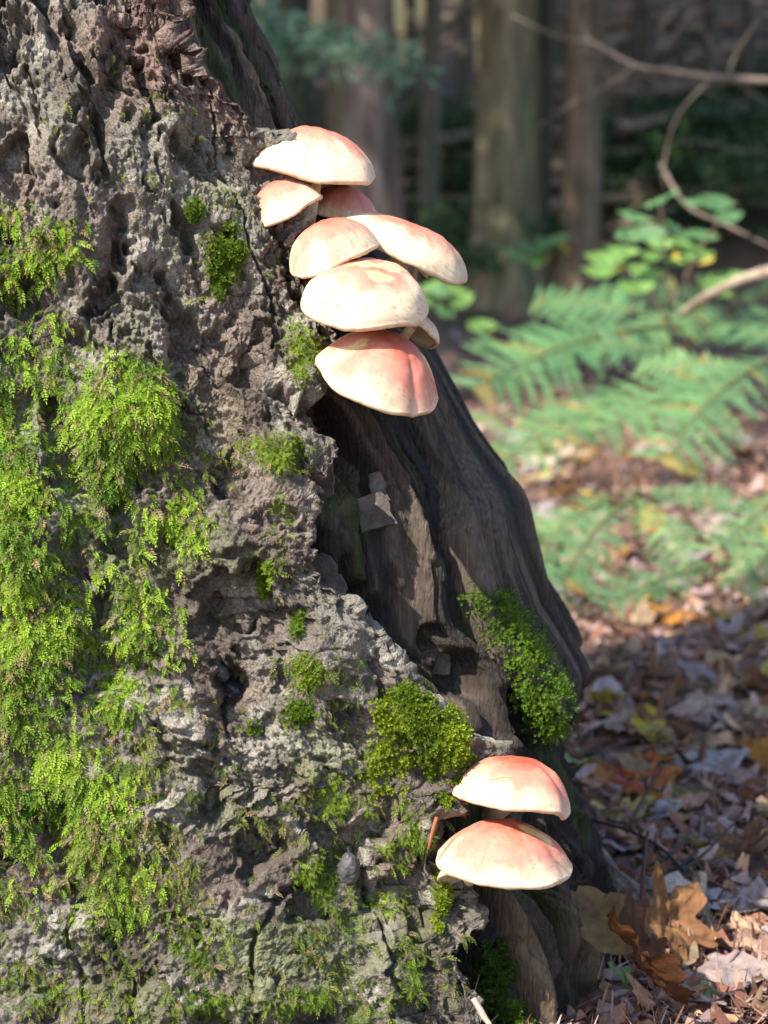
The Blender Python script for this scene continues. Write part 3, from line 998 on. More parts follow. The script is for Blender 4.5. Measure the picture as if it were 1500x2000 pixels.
mushroom('creased salmon red mushroom, upper of the pair at the tree foot', 1003, 1553, -0.08, 222, 0.67, 6, -4, 20, red=0.90,
         lobes=(0.04, 0.03, 0.02), wave=0.05, foot=(930, 1580, 0.03), crease=(-28, 0.22, 0.11), pw=0.8, stainy=0.7)
mushroom('wide flat mushroom with red crown, lower of the pair at the tree foot', 986, 1686, -0.09, 262, 0.64, 6, -4, 21, red=0.82,
         lobes=(0.02, 0.015, 0.01), wave=0.015, foot=(930, 1670, 0.03), peel=((-15, 0.42, 0.30, 0.10, 0.8), (40, 0.35, 0.34, 0.12, 0.8)), pw=1.3)
mushroom('half hidden mushroom peeping out under the wide flat lower mushroom', 915, 1708, -0.080, 124, 0.45, -6, -32, 22, red=0.5,
         foot=(915, 1695, 0.02))


# ------------------------------------------------------------------ small pieces on the tree
def slab_piece(name, pts, thick, p0, nrm, up, mat, cols, label=None, parent=None, seed=0, curl=0.0):
    """a thin irregular plate: outline pts (metres, in its own plane) with real thickness"""
    pts = np.array(pts)
    n = len(pts)
    c = pts.mean(0)
    rings = [0.0, 0.5, 0.85, 1.0]
    top, bot = [], []
    for s in rings[1:]:
        top.append(c + (pts - c) * s)
    V2 = np.vstack([[c]] + top)
    z = curl * ((V2 - c) ** 2).sum(1) * 60 + 0.0012 * fbm(np.stack([V2[:, 0] * 150, V2[:, 1] * 150, V2[:, 0] * 0], -1), 3, seed)
    T = np.column_stack([V2, z + thick * 0.5])
    B = np.column_stack([V2, z - thick * 0.5])
    V = np.vstack([T, B])
    m = len(V2)
    F3, F4 = [], []
    for i in range(n):
        j = (i + 1) % n
        F3.append((0, 1 + i, 1 + j))
        F3.append((m, m + 1 + j, m + 1 + i))
        for k in range(2):
            a, b = 1 + k * n, 1 + (k + 1) * n
            F4.append((a + i, b + i, b + j, a + j))
            F4.append((m + a + i, m + a + j, m + b + j, m + b + i))
        a = 1 + 2 * n
        F4.append((a + i, m + a + i, m + a + j, a + j))
    nz_ = norm(np.asarray(nrm, float))
    xu = norm(np.cross(np.asarray(up, float), nz_))
    yu = np.cross(nz_, xu)
    Mx = np.stack([xu, yu, nz_], 1)
    V = V @ Mx.T
    cc = mixc(cols[0], cols[1], sstep(-0.4, 0.5, fbm(V * 120, 3, seed + 2)))
    me = make_mesh(name, V, [np.array(F4), np.array(F3)], cc, smooth=False)
    o = obj(name, me, mat, parent)
    base = np.array([CX, CY, 0]) if parent is tree else np.zeros(3)
    o.location = tuple(np.asarray(p0) - base)
    if label:
        o['label'] = label
    return o


def ragged(w, h, n, seed, k=0.18):
    r_ = np.random.default_rng(seed)
    a = np.linspace(0, 2 * math.pi, n, endpoint=False) + r_.normal(0, 0.08, n)
    rr2 = 1 / np.maximum(np.abs(np.cos(a)) / (w / 2), np.abs(np.sin(a)) / (h / 2)) * (1 + r_.normal(0, k, n) * 0.6)
    return np.stack([np.cos(a) * rr2, np.sin(a) * rr2], 1)


for (px, py, w, h, tl, sd_, lab, onw) in [
        (728, 995, 0.021, 0.019, -20, 1, 'squarish pale bark flake stuck on the dark wood', True),
        (735, 950, 0.009, 0.016, -15, 8, 'narrow upright bark flake above the squarish one', True),
        (862, 1295, 0.010, 0.014, 5, 2, 'small pale bark chip beside a dark hole', True),
        (962, 1262, 0.006, 0.013, 18, 3, 'brown splinter of bark below the moss cushion', True),
        (640, 1130, 0.016, 0.030, -30, 4, 'pale curling plate of inner bark at the edge of the bark', True),
        (700, 1235, 0.020, 0.018, -30, 6, 'pale inner bark flap above the mossy ledge', True),
        (630, 930, 0.012, 0.032, -6, 5, 'dangling brown bark strip below the mushrooms', True),
        (690, 1190, 0.010, 0.016, 15, 7, 'dark crumbling bark lump', True)]:
    p0, n0 = on_wood(px, py)
    n0 = norm(n0 * 0.5 + np.array([-0.1, -0.8, 0.25]))
    up = np.array([math.sin(R(tl)), 0.0, math.cos(R(tl))])
    darkf = 'dark' == lab.split()[0] or 'brown' in lab
    slab_piece('bark_flake', ragged(w, h, 16, sd_), 0.003, p0 - np.array([0.0, 0.006, 0.0]), n0, up, M['flake'],
               ((0.10, 0.075, 0.06), (0.16, 0.115, 0.085)) if darkf else ((0.085, 0.07, 0.06), (0.15, 0.125, 0.105)), lab, tree, sd_, curl=0.25)


def blob(name, mat, c, rad, rot, seed, parent=None, amp=0.08):
    u = np.linspace(0, math.pi, 26)
    v = np.linspace(0, 2 * math.pi, 40, endpoint=False)
    G_ = np.stack([np.sin(u)[:, None] * np.cos(v)[None], np.sin(u)[:, None] * np.sin(v)[None], np.cos(u)[:, None] + 0 * v[None]], -1)
    G_ = G_ * (1 + amp * fbm(G_ * 1.5 + seed, 3, seed))[..., None] * np.asarray(rad)
    me = make_mesh(name, G_.reshape(-1, 3), grid_faces(26, 40, True)[:, ::-1])
    o = obj(name, me, mat, parent)
    o.location = tuple(np.asarray(c) - (np.array([CX, CY, 0]) if parent is tree else 0))
    o.rotation_euler = rot
    return o


p0, n0 = on_bark(456, 1345)
blob('resin_drop', M['resin'], p0 + np.array([0, 0.003, -0.002]), (0.0085, 0.005, 0.006), (0, 0.5, 0), 3, tree)['label'] = 'glossy blue grey resin drop in a hole of the bark'
p0, n0 = on_bark(430, 1312)
blob('resin_drop', M['resin'], p0, (0.004, 0.004, 0.006), (0, -0.5, 0), 5, tree)
p0, n0 = on_bark(672, 1712)
tag(blob('grey_lump', M['lump'], p0 + n0 * 0.005, (0.0062, 0.006, 0.0100), (0.2, 0.12, 0), 4, None, 0.22),
    'small smooth dark grey oval lump on the mossy lower bark', 'lump')
# needle, chip and twig on the creased mushroom / bark
for (a, b, rad, lab, name, colr) in [
        ((957, 1522, -0.138), (1004, 1517, -0.140), 0.0006, 'pale dry needle lying on the creased mushroom', 'pine_needle', (0.50, 0.36, 0.18)),
        ((853, 1596, -0.098), (836, 1660, -0.105), 0.0011, 'rusty brown splinter beside the lower pair of mushrooms', 'wood_splinter', (0.25, 0.09, 0.04))]:
    A_, B_ = P(*a), P(*b)
    V, Fs = tube([A_, (A_ + B_) / 2 + np.array([0, 0, 0.0006]), B_], [rad, rad, rad * 0.5], 8, 6)
    tag(obj(name, make_mesh(name, V - A_, Fs, np.tile(colr, (len(V), 1))), M['branch'], None, tuple(A_)), lab, 'needle' if 'needle' in lab else 'splinter')


# ------------------------------------------------------------------ leaves
def leaf_mesh(kind, L, seed, col, col2, curl=0.2, cup=0.1, spots=0.3, fold=0.0):
    """a leaf along +Y with stalk; lobed kinds are built round their centre, plain ones along the midrib"""
    r_ = np.random.default_rng(seed)
    if kind in ('maple', 'oak'):
        na3, nr3 = 100, 12
        a = np.linspace(0, 2 * math.pi, na3, endpoint=False)
        if kind == 'maple':
            lob = np.abs(np.cos(2.5 * (a - math.pi / 2))) ** 1.3
            ro = 0.27 + 0.25 * lob * (0.75 + 0.25 * np.sin(a)) + 0.025 * np.cos(17 * a + seed)
            ro = np.where(np.abs(np.angle(np.exp(1j * (a + math.pi / 2)))) < 0.35, 0.24, ro)
            X, Y_ = ro * np.cos(a), ro * np.sin(a)
        else:
            ro = 1 + 0.24 * np.cos(7 * a + 0.4) * np.abs(np.cos(a)) ** 0.5
            X, Y_ = 0.25 * ro * np.cos(a), 0.5 * (0.92 + 0.08 * ro) * np.sin(a)
        f_ = np.linspace(0, 1, nr3)[1:]
        x = np.concatenate([[0], (f_[:, None] * X[None]).ravel()])
        y = np.concatenate([[0], (f_[:, None] * Y_[None]).ravel()])
        i, j = np.arange(na3), (np.arange(na3) + 1) % na3
        F = [np.stack([np.zeros(na3, int), 1 + i, 1 + j], 1), grid_faces(nr3 - 1, na3, True) + 1]
        ang_ = np.concatenate([[0], np.tile(a, nr3 - 1)])
        vein = (np.abs(np.cos(2.5 * (ang_ - math.pi / 2))) > 0.988) * 1.0 if kind == 'maple' else np.exp(-(x / 0.02) ** 2) + 0.5 * (np.abs(np.mod(y * 7 - np.abs(x) * 4, 1) - .5) < .07)
    else:
        nt2, hw = 25, 5
        t = np.linspace(0, 1, nt2)
        w = (0.27 if kind == 'oval' else 0.21 if kind == 'mid' else 0.17) * np.sin(np.pi * t ** 0.85) ** 0.8
        w = np.maximum(w, 0.004) * (1 + 0.02 * np.sin(t * 23 + seed))
        w[0] = w[-1] = 0.006
        u = np.linspace(-1, 1, 2 * hw + 1)
        x = (u[None] * w[:, None]).ravel()
        y = (t[:, None] - 0.5 + 0.10 * np.abs(u)[None] * w[:, None] / 0.3).ravel()
        F = [grid_faces(nt2, 2 * hw + 1)]
        uu, tt_ = np.tile(u, nt2), np.repeat(t, 2 * hw + 1)
        vein = np.exp(-(uu / 0.10) ** 2) + 0.6 * (np.abs(np.mod(tt_ * 8 - np.abs(uu) * 1.3, 1) - 0.5) < 0.09)
    a1, a2, a3 = r_.normal(0, 1, 3)
    q_ = np.stack([x * 5, y * 5, 0 * x + seed], -1)
    z = curl * 1.2 * (y * y) * (1 + 0.4 * a1) + cup * x ** 2 * 1.6 + 0.25 * curl * a2 * x * np.sin(3 * y + a3) + fold * np.sqrt(x * x + 0.0006)
    z = z + (0.04 + 0.09 * curl) * fbm(q_, 4, seed) - 0.010 * np.exp(-(x / 0.025) ** 2)
    V = np.stack([x, y, z], -1) * L
    c = mixc(col, col2, sstep(-0.3, 0.5, fbm(q_ * 1.2, 3, seed + 1)))
    c = mixc(c, np.asarray(col) * 0.45, spots * sstep(0.25, 0.6, fbm(q_ * 4, 3, seed + 2)))
    c = mixc(c, np.asarray(col) * 0.5, 0.55 * np.clip(vein, 0, 1))
    y0 = y.min()
    st = np.array([[0, y0 + .02, 0.3 * curl], [0.02, y0 - 0.12, 0.3 * curl + .02], [0.05, y0 - 0.26, 0.3 * curl + 0.05]]) * L
    sv, sf = tube(st, [0.010 * L, 0.008 * L, 0.007 * L], 5, 5)
    V2, F2, C2 = join([(V, F, c), (sv, sf, np.asarray(col) * 0.6)])
    return make_mesh('leaf_' + kind, V2, F2, C2)


TAN, TAN2 = (0.52, 0.38, 0.24), (0.42, 0.29, 0.19)
BRN, BRN2 = (0.22, 0.10, 0.045), (0.30, 0.14, 0.06)
PUR, PUR2 = (0.40, 0.33, 0.33), (0.53, 0.45, 0.45)
RED, RED2 = (0.40, 0.09, 0.04), (0.46, 0.22, 0.06)
YEL, YEL2 = (0.62, 0.46, 0.05), (0.60, 0.36, 0.05)
PYL, PYL2 = (0.52, 0.40, 0.15), (0.44, 0.30, 0.12)
GRN, GRN2 = (0.34, 0.38, 0.18), (0.42, 0.42, 0.22)
PNK, PNK2 = (0.50, 0.36, 0.30), (0.60, 0.45, 0.36)
ORG, ORG2 = (0.55, 0.24, 0.04), (0.48, 0.17, 0.04)


def lay_leaf(label, kind, px, py, Lpx, az, tilt, cols, seed, lift=0.004, curl=0.25, cup=0.2, roll=0.0, group=None, fold=0.0, at=None):
    g = G(px, py)
    k = K * np.linalg.norm(g - CAM)
    me = leaf_mesh(kind, Lpx * k, seed, cols[0], cols[1], curl, cup, 0.3, fold)
    nrm_ = ground_normal(g[0], g[1])
    q0 = nrm_.to_track_quat('Z', 'Y').to_matrix()
    rot = q0 @ Matrix.Rotation(R(az), 3, 'Z') @ Matrix.Rotation(R(tilt), 3, 'X') @ Matrix.Rotation(R(roll), 3, 'Y')
    zs_ = (np.array([v.co for v in me.vertices]) @ np.array(rot).T)[:, 2].min()
    o = obj('fallen_leaf', me, M['leaf'], None, (g[0], g[1], g[2] + lift - zs_ * (0.9 if abs(tilt) + abs(roll) > 25 else 0.45)), rot.to_euler())
    if at is not None:
        o.location = P(*at)
    return tag(o, label, 'leaf', group)


lay_leaf('large tan oval leaf propped up behind the curled brown oak leaf', 'mid', 1205, 1850, 240, -60, -8, ((0.25, 0.17, 0.085), (0.18, 0.125, 0.065)), 3, roll=34, curl=0.35, cup=0.8, at=(1185, 1805, 0.01))
lay_leaf('curled rust brown oak leaf standing against the foot of the tree', 'maple', 1250, 1930, 245, 25, 44, ((0.075, 0.03, 0.013), (0.115, 0.047, 0.019)), 5, roll=-14, curl=0.4, cup=0.3, fold=0.4, at=(1245, 1885, -0.045))
lay_leaf('orange brown lobed leaf leaning behind the curled oak leaf', 'maple', 1315, 1890, 210, -30, 50, ((0.20, 0.095, 0.04), (0.25, 0.125, 0.055)), 6, roll=-10, curl=0.3, cup=0.3)
lay_leaf('broad lavender grey leaf with dark veins lying flat', 'oval', 1425, 1775, 230, -82, 0, (PUR2, (0.46, 0.42, 0.46)), 8, cup=0.15)
lay_leaf('pale pinkish grey leaf lying beside the curled oak leaf', 'oval', 1400, 1925, 220, -120, 4, ((0.34, 0.26, 0.23), (0.38, 0.30, 0.28)), 9, curl=0.5)
lay_leaf('small pale mauve leaf right of the splintered wood chip', 'oval', 1475, 1905, 110, -60, 10, ((0.32, 0.25, 0.25), (0.38, 0.30, 0.28)), 10, curl=0.5)
lay_leaf('crumpled dark brown leaf beyond the weathered root', 'maple', 1450, 1690, 150, 60, 25, ((0.15, 0.08, 0.055), (0.22, 0.12, 0.07)), 11, curl=0.8, cup=1.0)
lay_leaf('red and orange maple leaf lying behind the tree foot', 'maple', 1220, 1535, 220, -70, 4, (RED, RED2), 12, cup=0.2)
lay_leaf('pale yellow lobed leaf below the red and orange leaf', 'maple', 1215, 1600, 150, 130, 4, (PYL, (0.55, 0.45, 0.22)), 13, cup=0.2)
lay_leaf('pale green leaf against the dark wood above the lower mushrooms', 'oval', 1130, 1500, 150, -85, 6, (GRN, GRN2), 14)
lay_leaf('bright yellow leaf beyond the broken slab tip', 'oval', 1270, 1410, 95, -80, 10, (YEL, YEL2), 15)
lay_leaf('light grey crinkled leaf touching the broken slab tip', 'oval', 1195, 1395, 150, -60, 20, ((0.38, 0.34, 0.34), (0.46, 0.41, 0.40)), 16, curl=0.6)
lay_leaf('silvery grey leaf right of the red and orange leaf', 'oval', 1370, 1510, 190, -80, 6, ((0.34, 0.31, 0.32), (0.42, 0.39, 0.40)), 17)
lay_leaf('small white grey leaf by the pale yellow lobed leaf', 'oval', 1290, 1600, 110, -60, 10, ((0.44, 0.42, 0.44), (0.5, 0.47, 0.47)), 18)
lay_leaf('lavender brown leaf behind the weathered root', 'oval', 1240, 1660, 160, -80, 4, (PUR, PNK), 19)
lay_leaf('orange brown leaf lying over the top of the weathered root', 'long', 1290, 1715, 180, -85, 4, ((0.38, 0.2, 0.09), (0.30, 0.15, 0.08)), 20)
lay_leaf('mauve curled leaf lying by itself on open needle litter', 'oval', 1400, 1645, 120, -50, 6, (PUR, PUR2), 21, curl=0.6)
lay_leaf('yellow leaf on the brown litter under the lowest fern frond', 'long', 1490, 1475, 90, -80, 4, (YEL, PYL), 22)
lay_leaf('olive green leaf on the litter beside the silvery grey leaf', 'oval', 1330, 1560, 120, -75, 4, ((0.2, 0.19, 0.08), (0.28, 0.24, 0.12)), 23)
lay_leaf('orange oval leaf in the sunny patch in front of the ferns', 'oval', 1098, 966, 62, -85, 20, (ORG, YEL2), 24, curl=0.5)
lay_leaf('big pale leaf in the sunny patch under the ferns', 'maple', 1060, 905, 170, -80, 4, (PNK2, (0.58, 0.44, 0.32)), 25)
lay_leaf('light tan leaf edge-on below the big pale sunny leaf', 'long', 1050, 940, 150, -88, 4, (PYL, PNK2), 26)

# the ordinary fallen leaves further off: look-alikes by colour
kinds = [('tan', TAN, TAN2), ('brown', BRN, BRN2), ('lavender grey', PUR, PUR2), ('pale pink', PNK, PNK2), ('yellow', PYL, YEL),
         ('orange', ORG, RED2)]
lib = []
for ci, (nm, c1, c2_) in enumerate(kinds):
    for kk, kd in enumerate(('oval', 'maple', 'long')):
        lib.append((nm + (' oval', ' lobed', ' narrow')[kk], leaf_mesh(kd, 1.0, 50 + ci * 3 + kk, c1, c2_, 0.5, 0.5)))
r1 = random.Random(21)
wts = [5, 4, 6, 5, 3, 1.5]
cnt = 0
while cnt < 270:
    px = r1.uniform(780, 1560)
    py = r1.uniform(640, 1990) if r1.random() < 0.75 else r1.uniform(860, 1250)
    if px < 1000 + (py - 1000) * 0.35 and py > 1000:
        continue
    g = G(px, py)
    if g[1] > 9 or (g[0] < 0.17 and g[1] < 0.28):
        continue
    ci = r1.choices(range(6), wts)[0]
    nm, me = lib[ci * 3 + r1.randrange(3)]
    S = r1.uniform(0.035, 0.085) if g[1] > 0.5 else r1.uniform(0.02, 0.045)
    nrm_ = ground_normal(g[0], g[1]).to_track_quat('Z', 'Y').to_matrix()
    rot = nrm_ @ Matrix.Rotation(r1.uniform(0, 6.28), 3, 'Z') @ Matrix.Rotation(r1.gauss(0, 0.22), 3, 'X') @ Matrix.Rotation(r1.gauss(0, 0.25), 3, 'Y')
    if r1.random() < 0.3:
        rot = rot @ Matrix.Rotation(math.pi, 3, 'X')
    o = obj('fallen_leaf', me, M['leaf'], None, (g[0], g[1], g[2] + r1.uniform(0.004, 0.012)), rot.to_euler())
    o.scale = (S, S, S)
    tag(o, f'ordinary {nm} fallen leaf among the forest floor litter' if g[1] < 1.2 else f'small looking {nm} fallen leaf lying beneath and beyond the ferns', 'leaf', f'{nm} leaves on the forest floor')
    cnt += 1

# ---- fine litter nobody could count
n = 19000
px = rng.uniform(760, 1620, n)
px[:5000] = rng.uniform(-900, 760, 5000)
dist = 0.80 + 5.5 * rng.random(n) ** 2.2
lx = (px - 750) * K * dist * 1.02
ly = dist - 1.0
keep = (np.abs((lx - CX) / (Aw(-0.03) + 0.005)) ** NN + np.abs((ly - CY) / (Bw(-0.03) + 0.005)) ** NN) > 1
lx, ly = lx[keep], ly[keep]
n = len(lx)
lz = ground_h(lx, ly) + 0.002 + 0.004 * rng.random(n)
typ = rng.random(n)
ln = np.where(typ < 0.5, rng.uniform(0.008, 0.03, n), rng.uniform(0.008, 0.026, n)) * (0.6 + 0.5 * np.minimum(ly + 1, 2.5))
wd = np.where(typ < 0.62, rng.uniform(0.0008, 0.002, n), ln * rng.uniform(0.2, 0.5, n))
az = rng.uniform(0, 6.28, n)
tl = rng.normal(0, 0.3, n)
rl_ = rng.normal(0, 0.5, n)
dx = np.stack([np.cos(az) * np.cos(tl), np.sin(az) * np.cos(tl), np.sin(tl)], -1)
dy = norm(np.stack([-np.sin(az), np.cos(az), np.tan(np.clip(rl_, -1, 1))], -1))
dn = np.cross(dx, dy)
c = np.stack([lx, ly, lz + np.abs(np.sin(tl)) * ln * 0.4], -1)
bend = (rng.normal(0, 0.35, n) * ln)[:, None] * dn
prof = [(-0.5, 0.25), (-0.2, 0.9), (0.2, 1.0), (0.5, 0.2)]
vs_ = []
for s, wv in prof:
    mid = c + dx * (ln * s)[:, None] + bend * (s * s * 4)
    jit = rng.uniform(0.6, 1.3, n)
    vs_ += [mid - dy * (wd * 0.5 * wv * jit)[:, None], mid + dy * (wd * 0.5 * wv / jit)[:, None]]
LV = np.stack(vs_, 1).reshape(-1, 3)
b8 = np.arange(n)[:, None] * 8
LF = np.concatenate([b8 + np.array([0, 1, 3, 2]) + 2 * k for k in range(3)], 0)
pal = np.array([(0.22, 0.12, 0.08), (0.30, 0.20, 0.15), (0.13, 0.075, 0.055), (0.36, 0.29, 0.27), (0.40, 0.28, 0.17), (0.25, 0.20, 0.20), (0.18, 0.09, 0.06)])
lc = pal[rng.integers(0, len(pal), n)] * rng.uniform(0.6, 1.2, n)[:, None] * np.array([1.12, 0.98, 0.95])
lm = make_mesh('litter', LV, LF, np.repeat(lc, 8, 0), smooth=False)
tag(obj('leaf_litter', lm, M['litter']), 'fine brown litter of needles, bark crumbs and leaf bits', 'litter', kind='stuff')


# ------------------------------------------------------------------ roots, chips and stems on the ground
def beam(name, label, cat, pts, radii, cols, mat, seed, n=40, seg=24, bump=0.3, flat=1.0, group=None):
    V, Fs = tube(pts, radii, n, seg, bump, seed)
    o0 = np.array(pts[0])
    ax = norm(np.array(pts[-1]) - o0)
    al = (V - o0) @ ax
    perp = V - o0 - al[:, None] * ax
    qn = np.concatenate([perp * 260, 0 * perp[:, :1]], 1)[:, :3] + al[:, None] * 12
    d_ = fbm(qn, 3, seed + 1)
    c_ = mixc(cols[0], cols[1], sstep(-0.35, 0.45, d_))
    o = obj(name, make_mesh(name, V - o0, Fs, c_), mat, None, tuple(o0))
    return tag(o, label, cat, group)


def gp(px, py, up=0.0):
    g = G(px, py)
    return g + np.array([0, 0, up])


beam('weathered_root', 'weathered pale brown root running out from the foot of the tree under the leaves', 'root',
     [gp(1120, 1690, 0.012), gp(1190, 1745, 0.010), gp(1260, 1800, 0.004), gp(1330, 1870, -0.012)], [0.013, 0.011, 0.009, 0.006],
     ((0.13, 0.10, 0.08), (0.36, 0.28, 0.21)), M['wood'], 71)
beam('wood_chunk', 'split pinkish wood chunk lying at the edge of the leaves', 'wood', [gp(1450, 1850, 0.006), gp(1480, 1870, 0.008), gp(1540, 1900, 0.004)],
     [0.006, 0.009, 0.006], ((0.22, 0.14, 0.10), (0.48, 0.33, 0.24)), M['wood'], 72, 24, 16)
beam('wood_chunk', 'short pale wood stub sticking up beside the lavender grey leaf', 'wood', [gp(1360, 1810, 0.0), gp(1362, 1785, 0.012), gp(1366, 1770, 0.022)],
     [0.007, 0.006, 0.004], ((0.20, 0.15, 0.11), (0.46, 0.36, 0.26)), M['wood'], 73, 20, 14)
p0 = gp(1325, 1795, 0.03)
slab_piece('bark_chip', ragged(0.026, 0.014, 9, 33, 0.35), 0.003, p0 - np.array([0, 0, 0.008]), (-0.3, -0.7, 0.6), (0.3, 0, 1), M['flake'], ((0.36, 0.32, 0.29), (0.5, 0.46, 0.42)), None, None, 33, 0.2)
tag(bpy.data.objects['bark_chip'], 'pale grey bark chip leaning on the orange brown lobed leaf', 'bark chip')
for i, (lab, pts) in enumerate([
        ('black wiry stem arching along the top of the weathered root', [(1150, 1680, .03), (1230, 1705, .03), (1300, 1735, .025), (1390, 1800, .012)]),
        ('black wiry stem ending in a bare prong beyond the root', [(1270, 1745, .02), (1310, 1735, .024), (1350, 1705, .03)]),
        ('black wiry stem with a forked look lying lowest by the lavender leaf', [(1285, 1752, .016), (1330, 1740, .018), (1360, 1720, .022)]),
        ('long thin black stem slanting over the litter', [(1290, 1760, .015), (1360, 1735, .02), (1430, 1690, .03)]),
        ('bent black stem standing over the pale yellow lobed leaf', [(1225, 1625, .004), (1260, 1600, .02), (1290, 1570, .03)])]):
    q_ = [gp(a, b, c_) for a, b, c_ in pts]
    V, Fs = tube(q_, [0.0013, 0.0012, 0.0008], 16, 6)
    tag(obj('wiry_stem', make_mesh('wiry_stem', V - q_[0], Fs), M['blackstem'], None, tuple(q_[0])), lab, 'stem', 'black wiry stems')
for i, (lab, pts, rad) in enumerate([
        ('thin dark leaf stalk poking up from the curled oak leaf', [(1250, 1880, .02), (1253, 1820, .035), (1262, 1765, .05)], 0.0014),
        ('pale twig lying in the litter below the curled oak leaf', [(1195, 1965, .006), (1215, 1960, .007), (1235, 1958, .006)], 0.002),
        ('grey brown twig slanting through the leaves near the seedlings', [(1300, 1925, .008), (1340, 1955, .009), (1385, 1980, .007)], 0.0022),
        ('orange brown splinter pointing at the lone seedling', [(1330, 1967, .008), (1370, 1962, .010), (1405, 1950, .008)], 0.0015),
        ('thin pale twig at the bottom against the rotten wood', [(925, 1955, .01), (945, 1985, .008), (960, 2005, .006)], 0.0016)]):
    q_ = [gp(a, b, c_) for a, b, c_ in pts] if 'wood' not in lab else [P(925, 1950, -0.17), P(945, 1985, -0.175), P(962, 2010, -0.18)]
    V, Fs = tube(q_, [rad, rad, rad * 0.7], 14, 8, 0.15, i)
    cc = (0.10, 0.05, 0.04) if 'dark' in lab else (0.42, 0.2, 0.08) if 'orange' in lab else (0.34, 0.27, 0.21)
    tag(obj('twig', make_mesh('twig', V - q_[0], Fs, np.tile(cc, (len(V), 1))), M['branch'], None, tuple(q_[0])), lab, 'twig')


# ------------------------------------------------------------------ green plants
def seedling(label, px, py, leaves, size, Y=None):
    g = gp(px, py)
    root = thing('seedling', label, 'seedling', tuple(g))
    V, Fs = tube([(0, 0, 0), (0.001, 0, 0.008), (0.0, -0.001, 0.018)], [0.0007, 0.0006, 0.0005], 8, 6)
    obj('stem', make_mesh('stem', V, Fs, np.tile((0.14, 0.2, 0.06), (len(V), 1))), M['green'], root)
    me = leaf_mesh('oak', size, 91, (0.16, 0.34, 0.09), (0.24, 0.42, 0.14), 0.2, 0.1, 0.0)
    for i, (az_, el, h) in enumerate(leaves):
        o = obj('leaf', me, M['green'], root)
        d_ = Vector((math.cos(R(az_)), math.sin(R(az_)), 0))
        o.location = Vector((0, 0, h)) + d_ * size * 0.55
        o.rotation_euler = (R(el), 0, R(az_ - 90))
    return root


seedling('tiny green seedling with three toothed leaves in front of the curled oak leaf', 1218, 1955, [(70, 50, .013), (150, 35, .018), (-50, 20, .008)], 0.011)
seedling('lone pale green seedling leaf at the very front of the litter', 1385, 1975, [(95, 48, .006)], 0.017)


def fern_frond(L, seed, pairs=24, curve=0.5, tone=0.0):
    """a bipinnate frond lying along +Y, arching; one mesh of real pinnules round a rachis"""
    r_ = np.random.default_rng(seed)
    t = np.linspace(0, 1, 30)
    cen = np.stack([0.05 * np.sin(t * 2.2 + seed) * L, t * L * (1 - 0.12 * curve), L * curve * (0.9 * t - 0.95 * t * t)], -1)
    parts = []
    V, Fs = tube(cen, [0.004 * L / 0.4, 0.003 * L / 0.4, 0.0008], 24, 6)
    parts.append((V, Fs, (0.20, 0.24, 0.09)))
    cA, cB = np.array((0.11, 0.27, 0.12)), np.array((0.20, 0.38, 0.15))
    Vq, Cq = [], []
    for i in range(pairs):
        s = 0.16 + 0.82 * i / (pairs - 1)
        pos = np.array([np.interp(s, t, cen[:, j]) for j in range(3)])
        tan = norm(np.array([np.interp(min(1, s + .02), t, cen[:, j]) - np.interp(s - .02, t, cen[:, j]) for j in range(3)]))
        pl = L * 0.17 * (math.sin(math.pi * (0.12 + 0.88 * (1 - s)) ** 0.8) ** 0.75 if s < 1 else 0) + 0.004
        pl *= r_.uniform(0.72, 1.10)
        for sg in (-1, 1):
            sd2 = np.array([sg, 0, 0]) - tan * (sg * tan[0])
            pd = norm(sd2 * 0.92 + tan * 0.42 + np.array([0, 0, -0.15 + r_.normal(0, 0.20)]) + tan * r_.normal(0, 0.10))
            up_ = norm(np.cross(pd, tan)) * (-sg)
            lat = norm(np.cross(up_, pd))
            m_ = 13
            col = cA + (cB - cA) * r_.random() * 0.8 + (cB - cA) * tone
            if r_.random() < 0.07:
                col = np.array((0.34, 0.30, 0.09))
            for k in range(m_):
                u = (k + 0.5) / m_
                bp_ = pos + pd * pl * u + np.array([0, 0, -0.10 * pl * u * u])
                ll = (pl * 0.09 + 0.0105 * L) * (1 - u) ** 0.5 + 0.001
                for s2 in (-1, 1):
                    ld = norm(lat * s2 * 0.9 + pd * 0.45 + up_ * r_.normal(0.0, 0.12))
                    wv = pd * (pl / m_ * 0.52)
                    Vq.append(np.stack([bp_ - wv * 0.6, bp_ + wv * 0.9, bp_ + ld * ll + wv * 0.7, bp_ + ld * ll * 0.92 - wv * 0.15]))
                    Cq.append(np.tile(col, (4, 1)))
    Vq = np.concatenate(Vq)
    parts.append((Vq, [np.arange(len(Vq)).reshape(-1, 4)], np.concatenate(Cq)))
    V, Fs, C = join(parts)
    return make_mesh('frond', V, Fs, C, smooth=False)


FR = [fern_frond(1.0, k_, 21 + k_, 0.10 + 0.06 * k_, 0.25 * k_) for k_ in range(4)]


